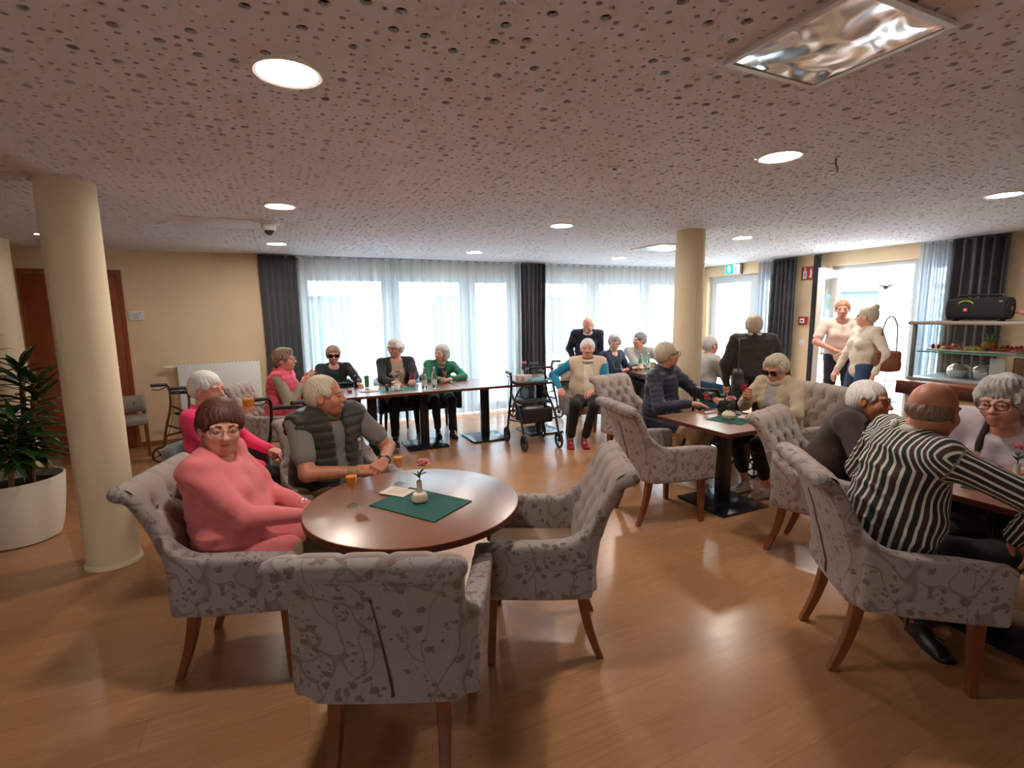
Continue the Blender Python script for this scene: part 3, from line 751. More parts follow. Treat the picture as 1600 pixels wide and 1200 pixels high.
    new_obj('seat_cushion', bm_mesh('seat_cushion', bm, True), seatm, t)
    # inverted pleat down the outside of the back
    zs = seg(.40, .80, 9); Vp = []; 
    for z in zs:
        w = .0015+.006*((.80-z)/.40)
        y = float(yc(z))-.038-.008*max(0, min(1, (.6-z)/.3))
        xo = .03*((.80-z)/.40); Vp += [(xo-w*.3, y-.003, z), (xo+w, y-.001, z)]
    Fp = [[2*i, 2*i+1, 2*i+3, 2*i+2] for i in range(len(zs)-1)]
    pl = new_obj('back_pleat', mesh_np('back_pleat', Vp, Fp, True), M_SEAM, t); md = pl.modifiers.new('thickness', 'SOLIDIFY'); md.thickness = .003
    tube('piping', [(-.262, float(yc(z))-.012+.03, z) for z in seg(.52, .90, 8)], .004, outer, t, 6); tube('piping', [(.262, float(yc(z))-.012+.03, z) for z in seg(.52, .90, 8)], .004, outer, t, 6)
    for s in (-1, 1):
        new_obj('leg', leg_mesh('leg', (s*.245, .225, .38), (s*.25, .235, 0), .026, .017), legm, t)
        new_obj('leg', leg_mesh('leg', (s*.185, -.19, .39), (s*.195, -.285, 0), .026, .017, (0, .018, 0)), legm, t)
    return t
def ang(dx, dy): return math.atan2(dy, dx)-PI/2      # rotz that turns local +Y to (dx,dy)
CH = 'floral armchairs with tufted backs'
chair0 = make_armchair(M_FLORAL, M_TUFT, M_SEATF, M_LEG, label='floral armchair seen from behind, nearest to the viewer at the round table')
chair0.location = (.34, 1.80, 0); chair0.rotation_euler[2] = ang(.41, .91); chair0['group'] = CH
for loc, d, lab in [
    ((-.20, 2.67, 0), (.955, -.296), 'floral armchair with the pink sweater person in it, by the round table'),
    ((1.13, 2.15, 0), (-.89, .45), 'empty floral armchair on the window side of the round table, seen from its side'),
    ((.30, 3.40, 0), (.25, -.97), 'floral armchair under the person in the dark quilted vest'),
    ((2.74, 3.11, 0), (.985, -.17), 'empty floral armchair pulled up to the square table'),
    ((3.42, 4.24, 0), (.22, -.97), 'floral armchair with its tufted back showing behind the navy jacket person'),
    ((4.22, 3.06, 0), (-.98, .18), 'floral armchair behind the person in beige jacket and sunglasses'),
    ((3.24, 2.05, 0), (.30, -.95), 'floral armchair under the person in dark sweater resting chin on hand'),
    ((2.55, 1.29, 0), (.79, -.61), 'floral armchair holding the striped shirt person'),
    ((3.90, 1.36, 0), (-.97, -.2), 'floral armchair of the person in the pale lilac blouse'),
    ((-.10, 5.95, 0), (.95, -.3), 'grey tufted armchair behind the pink vest person near the radiator'),
    ((3.60, 5.52, 0), (-.35, -.94), 'grey armchair under the person with teal sleeves and red shoes'),
    ]:
    copy_tree(chair0, loc, ang(*d), lab, CH)
# ------------------------------------------------------------------ low armchairs (teal, dark green) and plain chairs
M_TEAL = mat('grey_teal_velvet', srgb(78, 92, 94), rough=.8, sheen=.4, var=.06, vscale=10); M_DKGREEN = mat('dark_green_leatherette', srgb(38, 58, 56), rough=.5, var=.08)
M_GREYF = mat('grey_fabric', srgb(150, 138, 130), rough=.9, var=.05, bump=.2, bscale=300)
M_BLUEF = mat('petrol_blue_fabric', srgb(36, 74, 104), rough=.85, var=.06)
def make_tubchair(m, legm, label, name='tub_chair', top=.70):
    t = thing(name, label, 'chair'); f = Field()
    def sh(P):
        x, y, z = P[..., 0], P[..., 1], P[..., 2]
        # rounded U plan
        yb = np.minimum(y-.0, .28); r = np.where(y < 0, np.hypot(x, y*1.0), np.abs(x))
        zt = top+.06*np.clip(-y/.25, 0, 1)-.05*np.clip((y-.05)/.2, 0, 1)
        q = np.stack([np.abs(r-.265)-.018, np.abs(y+.02)-.29, np.abs(z-(zt+.34)/2)-((zt-.34)/2-.018)], -1)
        return np.linalg.norm(np.maximum(q, 0), axis=-1)+np.minimum(q.max(-1), 0)-.02
    f.fn(sh, (-.33, -.33, .33), (.33, .30, .82), k=.02); f.box((0, .0, .37), (.23, .23, .012), rad=.015, k=.02)
    V, F = f.mesh(.014); new_obj('shell', mesh_np('shell', V, F, True), m, t)
    bm = bmesh.new(); b_box(bm, (0, .03, .415), (.47, .47, .08), .03, seg=3); new_obj('seat_cushion', bm_mesh('seat_cushion', bm, True), m, t)
    for s in (-1, 1):
        new_obj('leg', leg_mesh('leg', (s*.20, .21, .36), (s*.22, .23, 0), .022, .013), legm, t); new_obj('leg', leg_mesh('leg', (s*.18, -.17, .36), (s*.20, -.22, 0), .022, .013), legm, t)
    return t
tub = make_tubchair(M_TEAL, M_LEGD, 'grey-teal tub chair under the drinking person in the pink jacket'); tub.location = (-.50, 4.10, 0); tub.rotation_euler[2] = ang(.93, -.35)
gt = make_tubchair(M_DKGREEN, M_LEGD, 'dark green chair under the person in the green jacket', top=.74); gt.location = (1.98, 6.92, 0); gt.rotation_euler[2] = ang(-.05, -1); gt['group'] = 'dark green chairs'
g2 = copy_tree(gt, (1.42, 6.98, 0), ang(.03, -1), 'dark green chair under the person in the black jacket and glasses', 'dark green chairs')
g3 = copy_tree(gt, (.62, 7.1, 0), ang(0, -1), 'dark green chair under the person wearing sunglasses by the curtain', 'dark green chairs')
g4 = copy_tree(gt, (4.55, 6.6, 0), ang(.4, -.9), 'dark green chair at the bottle table beside the middle drape', 'dark green chairs')
bl = make_tubchair(M_BLUEF, M_LEGD, 'petrol blue chair behind the cream column'); bl.location = (5.25, 5.15, 0); bl.rotation_euler[2] = ang(.9, -.3)
bl2 = copy_tree(bl, (5.45, 6.75, 0), ang(-.2, -1), 'petrol blue chair at the bottle table near the column')
def make_sidechair(m, legm, label):
    t = thing('side_chair', label, 'chair')
    bm = bmesh.new(); b_box(bm, (0, 0, .43), (.46, .44, .08), .02, seg=3); new_obj('seat', bm_mesh('seat', bm, True), m, t)
    V = []; F = []; n = 13
    for k, (zz, yy) in enumerate(((.50, -.185), (.60, -.20), (.69, -.215), (.705, -.235), (.69, -.26), (.60, -.25), (.50, -.235))):
        for i in range(n): u = -1+2*i/(n-1); V.append((u*.235, yy+.03*u*u, zz))
    for k in range(7):
        for i in range(n-1): a = k*n+i; b = ((k+1) % 7)*n+i; F.append([a, a+1, b+1, b])
    F += [[k*n for k in range(7)], [k*n+n-1 for k in range(7)][::-1]]
    bk = new_obj('backrest', mesh_np('backrest', V, F, True), m, t)
    for px in (-.12, 0, .12):
        o = lathe('button', [(.0, .004), (.010, .0), (.009, -.004)], M_SEAM, bk, 10, cap=False); o.rotation_euler = (-PI/2, 0, 0); o.location = (px, -.188, .61)
    for s in (-1, 1):
        new_obj('leg', leg_mesh('leg', (s*.20, .19, .40), (s*.205, .20, 0), .02, .014), legm, t); new_obj('leg', leg_mesh('leg', (s*.21, -.20, .56), (s*.215, -.24, 0), .02, .014), legm, t)
    return t
sc_ = make_sidechair(M_GREYF, M_LEG, 'low-backed grey side chair against the wall behind the column'); sc_.location = (-1.78, 7.35, 0); sc_.rotation_euler[2] = ang(.25, -.97)
# ------------------------------------------------------------------ tables
def m_table():
    t = NT('brown_table_laminate'); v = t.coord((1.5, 9, 1)); g = t.noise(v, 6, 5, .6, .3)
    t.base(t.ramp(g.outputs[0], [(.2, srgb(126, 78, 50)), (.8, srgb(146, 92, 61))])); t.b.inputs['Coat Weight'].default_value = 1.0; t.b.inputs['Coat Roughness'].default_value = .30; t.b.inputs['Roughness'].default_value = .32; t.b.inputs['Specular IOR Level'].default_value = .8
    t.bump(g.outputs[0], .02, .003); return t.m
M_TABLE = m_table(); M_EDGE = mat('dark_red_table_edge', srgb(92, 40, 28), rough=.4, var=.1)
M_BASEPL = mat('black_steel_plate', (.014, .015, .018, 1), rough=.22, var=.2, vscale=5)
def pedestal(t, x, y, size=.50, z=.715, w=.11, d=.08):
    box('base_plate', (x, y, .011), (size, size, .022), M_BASEPL, t, .004)
    box('column', (x, y, z/2), (w, d, z-.02), M_BLKMET, t, .006); box('top_bracket', (x, y, z-.012), (.34, .34, .012), M_BLKMET, t)
def rect_table(x0, x1, y0, y1, label, feet, size=.5, name='dining_table', cat='table', z=.75, group=None, w=.11, d=.08):
    cx, cyy = (x0+x1)/2, (y0+y1)/2; t = thing(name, label, cat, (cx, cyy, 0), group=group)
    hx, hy = (x1-x0)/2, (y1-y0)/2
    def rr(hx, hy, r=.018, n=5): return [(sx*(hx-r)+r*math.cos(a0+PI/2*i/(n-1)), sy*(hy-r)+r*math.sin(a0+PI/2*i/(n-1))) for sx, sy, a0 in ((1, 1, 0), (-1, 1, PI/2), (-1, -1, PI), (1, -1, 3*PI/2)) for i in range(n)]
    top = prism('tabletop', rr(hx-.003, hy-.003), z-.003, z, M_TABLE, t); prism('edge_band', rr(hx, hy), z-.030, z-.002, M_EDGE, t)
    for fx, fy in feet: pedestal(t, fx-cx, fy-cyy, size, z-.03, w, d)
    return t
def m_round(r=.512):
    t = thing('round_table', 'round brown table with green placemat, orange drinks and flower vase', 'table', (.54, 2.346, 0))
    lathe('tabletop', [(0, .749), (.506, .749), (.509, .748), (.511, .745)], M_TABLE, t, 96, cap=False)
    lathe('edge_band', [(.505, .716), (.511, .718), (.512, .722), (.512, .744), (.511, .746)], M_EDGE, t, 96, cap=False); lathe('underside', [(0, .716), (.506, .716)], M_EDGE, t, 64, cap=False)
    lathe('base_plate', [(.0, 0), (.24, 0), (.245, .006), (.245, .012), (.05, .028), (.045, .03)], M_BASEPL, t, 48, cap=False); lathe('column', [(.04, .02), (.04, .70), (.16, .714)], M_BLKMET, t, 24)
    return t
m_round()
rect_table(2.94, 3.72, 2.60, 3.38, 'square brown table on a black pedestal with a red drink and green mat', [(3.38, 3.03)], .52)
rect_table(2.92, 3.64, .72, 1.58, 'brown table with a flower vase in front of the person in the lilac blouse', [(3.30, 1.15)], .46)
LT = 'long row of brown tables by the windows'
rect_table(.57, 1.985, 5.74, 6.56, 'brown table at the radiator end of the long row, with water bottles', [(.95, 6.15), (1.59, 6.15)], .5, group=LT, d=.06)
rect_table(1.99, 2.82, 5.74, 6.56, 'empty middle brown table of the long row', [(2.42, 6.15)], .5, group=LT, d=.06)
rect_table(2.825, 3.60, 5.76, 6.58, 'brown table of the long row nearest the middle drape, with mugs and a vase', [(3.24, 6.15)], .5, group=LT, d=.06)
rect_table(4.75, 5.75, 5.72, 6.42, 'brown table with bottles near the cream column', [(5.25, 6.1)], .5, d=.06)
rect_table(5.55, 6.25, 4.75, 5.45, 'brown table half hidden behind the cream column', [(5.9, 5.1)], .5)
# ------------------------------------------------------------------ people
def m_skin(name, c, red):
    t = NT(name); v = t.coord(); n = t.noise(v, 28, 3); n2 = t.noise(v, 220, 2)
    t.base(t.mix(t.ramp(n.outputs[0], [(.35, (0, 0, 0)), (.7, (.6, .6, .6))]), c, red)); t.b.inputs['Roughness'].default_value = .5
    t.bump(n2.outputs[0], .06, .003); return t.m
SKIN = {'light': m_skin('light_skin', srgb(226, 172, 146), srgb(214, 148, 124)), 'pink': m_skin('rosy_skin', srgb(218, 156, 132), srgb(200, 124, 104)), 'tan': m_skin('tanned_skin', srgb(196, 132, 100), srgb(176, 104, 78))}
def m_hair(name, c1, c2):
    t = NT(name); v = t.coord((1, 1, .18)); n = t.noise(v, 150, 4, .6, .3)
    t.base(t.ramp(n.outputs[0], [(.3, c1), (.7, c2)])); t.b.inputs['Roughness'].default_value = .55; t.bump(n.outputs[0], .4, .006); return t.m
HAIR = {'white': m_hair('white_hair', srgb(205, 198, 190), srgb(240, 236, 230)), 'grey': m_hair('grey_hair', srgb(150, 145, 140), srgb(205, 200, 195)), 'blond': m_hair('greying_blond_hair', srgb(176, 156, 128), srgb(226, 212, 188)),
        'auburn': m_hair('auburn_hair', srgb(58, 26, 18), srgb(104, 50, 34)), 'brown': m_hair('brown_grey_hair', srgb(110, 84, 66), srgb(164, 138, 116)), 'dkgrey': m_hair('dark_grey_hair', srgb(96, 90, 86), srgb(150, 145, 140)), 'ginger': m_hair('light_brown_hair', srgb(128, 84, 58), srgb(180, 132, 96))}
CLOTHM = {}
def cloth(name, col, rough=.85, var=.05, bump=.25, bscale=260, sheen=.15): return mat(name, col, rough=rough, var=var, vscale=16, bump=bump, bscale=bscale, sheen=sheen)
M_EYEW = mat('eye_white', srgb(232, 226, 220), rough=.2); M_IRIS = mat('dark_iris', srgb(52, 40, 34), rough=.15); M_LIPS = mat('lips', srgb(200, 122, 112), rough=.45)
M_GLASSFR = mat('dark_spectacle_frame', srgb(60, 34, 30), rough=.3); M_SUNLENS = mat('dark_sunglass_lens', (.015, .012, .012, 1), rough=.12); M_SPECWIRE = mat('metal_spectacle_wire', (.35, .3, .28, 1), rough=.25, metal=1)
def m_lens():
    t = NT('clear_lens'); t.n.remove(t.b); tr = t.add('ShaderNodeBsdfTransparent'); gl = t.add('ShaderNodeBsdfGlossy'); gl.inputs['Roughness'].default_value = .03
    mx = t.add('ShaderNodeMixShader'); mx.inputs[0].default_value = .07; t.link(tr.outputs[0], mx.inputs[1]); t.link(gl.outputs[0], mx.inputs[2]); t.link(mx.outputs[0], t.out.inputs[0]); return t.m
M_LENS = m_lens()
def sphere_np(n=10, m=14):
    V = [(0, 0, 1)]; F = []
    for i in range(1, n):
        a = PI*i/n
        for j in range(m): b = 2*PI*j/m; V.append((math.sin(a)*math.cos(b), math.sin(a)*math.sin(b), math.cos(a)))
    V.append((0, 0, -1)); last = len(V)-1
    for j in range(m): F.append([0, 1+j, 1+(j+1) % m]); F.append([last, last-m+(j+1) % m, last-m+j])
    for i in range(n-2):
        for j in range(m): a = 1+i*m+j; b = 1+i*m+(j+1) % m; F.append([a, a+m, b+m, b])
    return np.array(V), F
SPV, SPF = sphere_np()
def part_mesh(name, V, F, m, parent, smooth=True): return new_obj(name, mesh_np(name, V, F, smooth), m, parent)
def ellipsoid_part(name, c, r, R, T, m, parent):
    V = SPV*np.array(r)
    if R is not None: V = V@np.array(R).T
    return part_mesh(name, T(V+np.array(c)), SPF, m, parent)
def join_np(L):
    V = []; F = []; b = 0
    for v, f in L: V.append(v); F.append(np.asarray(f)+b); b += len(v)
    return np.concatenate(V), np.concatenate(F)

def head_field(fat=0.0, jaw=1.0, neck_to=(0, -.03, -.20), neck_r=.056, nose=1.0):
    f = Field()
    f.ell((0, -.014, .030), (.077, .098, .086), k=.02)
    f.ell((0, .030, -.042), (.060*jaw+fat, .066, .074), k=.03)
    f.ell((0, .052, -.090), (.030*jaw, .030, .026), k=.03)
    if fat: f.ell((0, .02, -.10), (.058+fat, .058, .035), k=.03)
    for s in (-1, 1):
        f.ell((s*.040, .060, -.030), (.026, .026, .026), k=.025)
        f.ell((s*.034, .078, .020), (.026, .014, .010), k=.015)
        f.ell((s*.032, .103, -.001), (.018, .022, .013), k=.012, op='s')
        f.ell((s*.032, .078, .004), (.019, .016, .013), k=.006)          # lids and balls
        f.ell((s*.079, -.006, -.012), (.010, .021, .032), R=rotm('z', s*.35), k=.006); f.ell((s*.088, .002, -.010), (.006, .011, .018), k=.004, op='s')
    f.cone((0, .087, .010), (0, .108*1.0+.004*nose, -.030), .009, .0125*nose, k=.012)
    for s in (-1, 1): f.ell((s*.013, .098, -.034), (.009, .011, .008), k=.008)
    f.ell((0, .088, -.064), (.024, .012, .011), k=.012); f.ell((0, .100, -.0645), (.020, .006, .0018), k=.003, op='s')
    f.cone((0, -.022, -.05), neck_to, neck_r, neck_r+.006, k=.03)
    return f
def hair_field(style, vol=1.0):
    f = Field(); o = (vol-1)*.05
    f.ell((0, -.022, .038), (.086+o, .104+o, .090+o), k=.02)
    if style in ('short', 'man'):
        f.ell((0, -.055, -.01), (.080+o, .070+o, .072), k=.03)
        for s in (-1, 1): f.ell((s*.070, .012, .025), (.020+o*.6, .045, .040), k=.02)
    if style == 'wavy':
        f.ell((0, .035, .085), (.066+o, .055+o, .040+o), k=.03); f.ell((0, -.06, -.005), (.085+o, .068+o, .080), k=.03)
        for s in (-1, 1): f.ell((s*.074, .015, .020), (.026+o, .052, .052), k=.02)
    if style == 'bob':
        f.ell((0, -.045, -.02), (.094+o, .080+o, .095), k=.03)
        for s in (-1, 1): f.cone((s*.078, -.005, .03), (s*.082, .005, -.095), .032, .026, k=.03)
    if style == 'bun':
        f.ell((0, -.055, -.01), (.078, .064, .068), k=.03); f.ell((0, -.085, .115), (.042, .042, .040), k=.012)
    # clear the face and the ears
    lo = -.075 if style == 'bob' else -.03
    f.ell((0, .095, -.045), (.070, .075, .092 if style != 'wavy' else .080), k=.012, op='s')
    if style != 'bob':
        for s in (-1, 1): f.ell((s*.085, .008, -.032), (.03, .03, .042), k=.01, op='s')
    if style == 'man':
        f.ell((0, .085, .055), (.058, .05, .05), k=.015, op='s'); f.box((0, 0, -.16), (.2, .2, .085), k=.01, op='s')
    if style == 'bald':
        f.p = []; f.lo = np.full(3, 9e9); f.hi = -f.lo
        f.ell((0, -.03, .0), (.0805, .0885, .055), k=.02); f.ell((0, .07, .02), (.12, .075, .12), k=.01, op='s'); f.ell((0, -.0, .075), (.078, .09, .055), k=.01, op='s')
        for s in (-1, 1): f.ell((s*.085, .008, -.032), (.03, .025, .038), k=.01, op='s')
        f.box((0, 0, -.13), (.2, .2, .055), k=.01, op='s')
    return f
def hand_np(side, curl, h, thumb=.5, spread=1.0):
    t = -1 if side > 0 else 1; f = Field()     # side +1 right hand: thumb towards -Y
    f.box((.048, 0, 0), (.034, .030, .004), rad=.0105, k=.012); f.cone((-.022, 0, 0), (.025, 0, 0), .023, .024, k=.02, sx=.8, ax=(0, 0, 1))
    L = (.068, .076, .070, .055); Y = (.030, .010, -.010, -.029)
    for i in range(4):
        c = curl[i] if hasattr(curl, '__len__') else curl
        p = np.array([.082-.004*abs(i-1.2), t*Y[i], 0.]); a = 0; r = .0092 if i < 3 else .0078
        for sgl, ca in ((.45, .75), (.31, 1.0), (.24, .6)):
            a += c*ca; q = p+L[i]*sgl*np.array([math.cos(a), t*.06*spread*(1.2-i), math.sin(a)]); f.cone(p, q, r, r*.92, k=.005); p = q; r *= .92
    b = np.array([.012, t*.026, .004]); m1 = b+np.array([.030, t*(.024-.014*thumb), .012+.012*thumb]); m2 = m1+np.array([.030, t*(.006-.016*thumb), .006+.010*thumb])
    f.cone(b, m1, .0135, .0105, k=.012); f.cone(m1, m2, .0105, .0085, k=.006)
    return f.mesh(h)
def frame_from(x, z):
    x = nrm(x); z = np.array(z, float); z = nrm(z-x*(z@x)); y = np.cross(z, x); return np.stack([x, y, z], -1)
def ik(S, W, l1, l2, pole):
    d = W-S; L = np.linalg.norm(d); L = max(L, 1e-4); k = max(1.0, L/(l1+l2)*1.001); l1, l2 = l1*k, l2*k
    a = (l1*l1-l2*l2+L*L)/(2*L); h = math.sqrt(max(0, l1*l1-a*a)); n = d/L; p = np.array(pole, float); p = nrm(p-n*(p@n))
    return S+n*a+p*h
def person(label, loc, face, pose='sit', z0=0.0, s=1.0, bulk=1.0, lean=4, slean=0, twist=0, head=(0, 0, 0), look=None, head_off=(0, .03, 0), R=None, L=None, legs=None, feet=None,
           top=None, shirt=None, vest=None, trouser=None, shoe=None, hair=('grey', 'short', 1.0), skin='light', glasses=None, sleeve=1.0, opening=None, neckcut=.0, bust=0, belly=0, collar=None,
           stripes=False, quilt=False, jaw=1.0, fat=0.0, hq=0, top_name='top', shin=None, sock=None, hem=.0, hipz=None, hs=1.0, wrinkle=.0035, hair_name='hair', short_leg=False, seatback=0.0, pole=None, collar_mat=None):
    root = thing('person', label, 'person', (loc[0], loc[1], z0), math.radians(face)-PI/2)
    if look is not None: head = (face-look, head[1], head[2])
    ca, sa = math.cos(math.radians(face)-PI/2), math.sin(math.radians(face)-PI/2)
    def toL(w): dx_, dy_, dz_ = w[0]-loc[0], w[1]-loc[1], w[2]-z0; return np.array([ca*dx_+sa*dy_, -sa*dx_+ca*dy_, dz_])
    def dirL(w): return np.array([ca*w[0]+sa*w[1], -sa*w[0]+ca*w[1], w[2]])
    s = s*(1.065 if pose == 'sit' else 1.03)
    hz = hipz if hipz is not None else (.545 if pose == 'sit' else .93*s)
    P = np.array([0, 0, hz]); le, sl, tw = map(math.radians, (lean, slean, twist))
    Rt = rotm('z', -tw)@rotm('y', sl)@rotm('x', -le)        # torso frame: columns right, forward, up
    X, Y, U = Rt[:, 0], Rt[:, 1], Rt[:, 2]
    T = lambda x, y, z: P+s*(X*x+Y*y+U*z)
    nb = T(0, -.012, .485); Sh = {1: T(.180, -.01, .432), -1: T(-.180, -.01, .432)}
    Hm = rotm('z', math.radians(-head[0]))@rotm('x', math.radians(-head[1]))@rotm('y', math.radians(head[2]))
    hsc = hs*(.6+.4*s)*1.0
    Hc = nb+U*.035*s+np.array([0, 0, .088*s])+np.array(head_off)
    TH = lambda V: (np.asarray(V)*hsc)@Hm.T+Hc
    hh = (.0085, .0065, .0048)[hq]; hd = (.0075, .0062, .0048)[hq]; hb = (.018, .015, .013)[hq]; hg = (.0155, .013, .0105)[hq]
    # arms
    W = {}; E = {}; HF = {}
    for sd, spec in ((1, R), (-1, L)):
        if spec is None: spec = dict(at=None)
        w = toL(spec['at']) if spec.get('at') is not None else (P+np.array([sd*.17, .26, .10]) if pose == 'sit' else P+np.array([sd*.25, .06, -.12]))
        W[sd] = w; E[sd] = ik(Sh[sd], w, .285*s, .255*s, spec.get('pole', (sd*.7, -.45, -.8)))
        d = dirL(spec['dir']) if 'dir' in spec else nrm(w-E[sd]); n = dirL(spec['palm']) if 'palm' in spec else np.array([0, 0, -1.])
        HF[sd] = (frame_from(d, n), spec.get('curl', .35), spec.get('thumb', .5))
    # legs
    hip = {1: P+np.array([.088, .02, -.02]), -1: P+np.array([-.088, .02, -.02])}; K = {}; A = {}
    for sd in (1, -1):
        if feet is not None and feet.get(sd) is not None: A[sd] = toL((feet[sd][0], feet[sd][1], z0+.085))
        else: A[sd] = np.array([sd*.11, .46 if pose == 'sit' else .0, .085])
        K[sd] = ik(hip[sd], A[sd], .43*s, .42*s, (sd*.12, 1, .75 if pose == 'sit' else .1))
    # ---- body (skin): one surface from head to feet
    f = Field()
    f.cone(T(0, 0, .0), T(0, -.01, .30), .085, .085, k=.05, sx=1.25, ax=X); f.cone(T(0, -.012, .28), T(0, -.015, .40), .075, .062, k=.05, sx=1.5, ax=X)
    f.cone(Sh[-1], Sh[1], .048, k=.05); f.cone(T(0, -.01, .40), Hc-Hm[:, 2]*.05*hsc-Hm[:, 1]*.018, .058*s, .046*s, k=.04)
    f.ell(T(0, .004, .415), np.array([.095, .058, .065])*s, R=Rt, k=.04)
    for sd in (1, -1):
        bare = sleeve < .9
        f.cone(Sh[sd], E[sd], (.050 if bare else .036)*s, (.042 if bare else .032)*s, k=.03); f.cone(E[sd], W[sd], (.043 if bare else .032)*s, (.027 if bare else .022)*s, k=.02)
        f.cone(hip[sd], K[sd], .06*s, .045*s, k=.03); sk = .046 if short_leg else .034
        f.cone(K[sd], A[sd], sk*s, .034*s, k=.02); fd = nrm(A[sd]-hip[sd])*np.array([1, 1, 0]) if pose != 'sit' else np.array([0, 1., 0]); f.cone(A[sd]+np.array([0, 0, -.03]), A[sd]+np.array([0, .12, -.055]), .03, .022, k=.02)
    parts = [f.mesh(hb)]
    nl = (Hm.T@(nb-U*.02-Hc))/hsc
    hfld = head_field(fat, jaw, neck_to=tuple(nl), neck_r=.053)
    V, F = hfld.mesh(hh/hsc); parts.append((TH(V), F))
    for sd in (1, -1):
        M, c, th = HF[sd]; V, F = hand_np(sd, c, hd, th); parts.append((V*s@M.T+W[sd], F))
    V, F = join_np(parts); body = part_mesh('body', V, F, SKIN[skin], root)
    # face details
    for sd in (1, -1):
        e = ellipsoid_part('eye', (sd*.032, .0835, .0035), (.0125, .0110, .0052), None, TH, M_EYEW, body)
        ellipsoid_part('iris', (sd*.032+.001, .0935, .0035), (.0056, .002, .0056), None, TH, M_IRIS, e) if False else None
        ellipsoid_part('iris', (sd*.032, .0925, .0030), (.0046, .0030, .0046), None, TH, M_IRIS, body)
        Pb = [np.array([sd*x, y, z]) for x, y, z in ((.014, .0935, .022), (.030, .0925, .027), (.047, .080, .023))]
        Vb, Fb = tube_data(catmull(Pb, 3), .0032, 6); part_mesh('eyebrow', TH(Vb), Fb, HAIR[hair[0]] if hair[0] != 'white' else HAIR['grey'], body)
    lipP = [(-.026, .085, -.0575), (-.012, .0980, -.0605), (0, .1005, -.0615), (.012, .0980, -.0605), (.026, .085, -.0575)]
    Vb, Fb = tube_data(catmull(lipP, 3), [.0015]+[.0034]*11+[.0015], 6); part_mesh('upper_lip', TH(Vb), Fb, M_LIPS, body)
    lipP = [(-.024, .0845, -.0595), (-.011, .0960, -.0675), (0, .0985, -.0690), (.011, .0960, -.0675), (.024, .0845, -.0595)]
    Vb, Fb = tube_data(catmull(lipP, 3), [.0015]+[.0038]*11+[.0015], 6); part_mesh('lower_lip', TH(Vb), Fb, M_LIPS, body)
    # hair
    if hair:
        hf = hair_field(hair[1], hair[2]); st = .0035 if hair[1] in ('wavy', 'bob') else .002
        def wv(Q):
            an = np.arctan2(Q[..., 0], Q[..., 1]+.02); el = np.arctan2(Q[..., 2]-.02, np.hypot(Q[..., 0], Q[..., 1]))
            w = st*np.sin(an*26+2.5*np.sin(el*5+1)+3*np.sin(an*3))*np.cos(el)+st*.6*np.sin(an*43+4*np.sin(el*4))*np.cos(el)
            if hair[1] == 'wavy': w = w+.004*np.sin(Q[..., 0]*55+2)*np.sin(Q[..., 1]*48)*np.sin(Q[..., 2]*50+1)
            return w
        V, F = hf.mesh((.0085, .0065, .005)[hq], warp=wv); part_mesh(hair_name, TH(V), F, HAIR[hair[0]], root)
    if glasses:
        sun_ = glasses == 'sun'; fm = M_GLASSFR if glasses in ('dark', 'sun') else M_SPECWIRE
        rx, rz, rr = (.031, .022, .0030) if sun_ else (.026, .020, .0021 if glasses == 'dark' else .0013)
        GV = []
        for sd in (1, -1):
            ring = [(sd*.034+rx*math.copysign(abs(math.cos(a))**.7, math.cos(a)), .1075-.10*abs(rx*math.cos(a)+.034)**2*4, .000+rz*math.copysign(abs(math.sin(a))**.8, math.sin(a))) for a in seg(0, 2*PI*(23/24), 24)]
            GV.append(tube_data(ring, rr, 6, True))
            GV.append(tube_data([(sd*.060, .1025, .008), (sd*.078, .085, .008), (sd*.086, .0, .003), (sd*.084, -.018, -.012)], rr*.9, 6))
        GV.append(tube_data([(-.010, .1085, .004), (0, .1125, .006), (.010, .1085, .004)], rr, 6))
        Vg = []; Fg = []; b = 0
        for v_, f_ in GV: Vg += [np.array(q) for q in v_]; Fg += [[i+b for i in q] for q in f_]; b += len(v_)
        g = part_mesh('sunglasses' if sun_ else 'glasses', TH(np.array(Vg)), Fg, fm, root)
        for sd in (1, -1):
            n = 16; lv = [(sd*.034+rx*math.copysign(abs(math.cos(2*PI*i/n))**.7, math.cos(2*PI*i/n)), .1070-.10*abs(rx*math.cos(2*PI*i/n)+.034)**2*4, rz*math.copysign(abs(math.sin(2*PI*i/n))**.8, math.sin(2*PI*i/n))) for i in range(n)]+[(sd*.034, .109, 0)]
            part_mesh('lens', TH(np.array(lv)), [[i, (i+1) % n, n] for i in range(n)], M_SUNLENS if sun_ else M_LENS, g)
    # ---- garments
    rng = np.random.default_rng(abs(hash(label)) % 1000 if False else len(label)*7+int(abs(loc[0])*100))
    pa = rng.uniform(0, 6, 6)
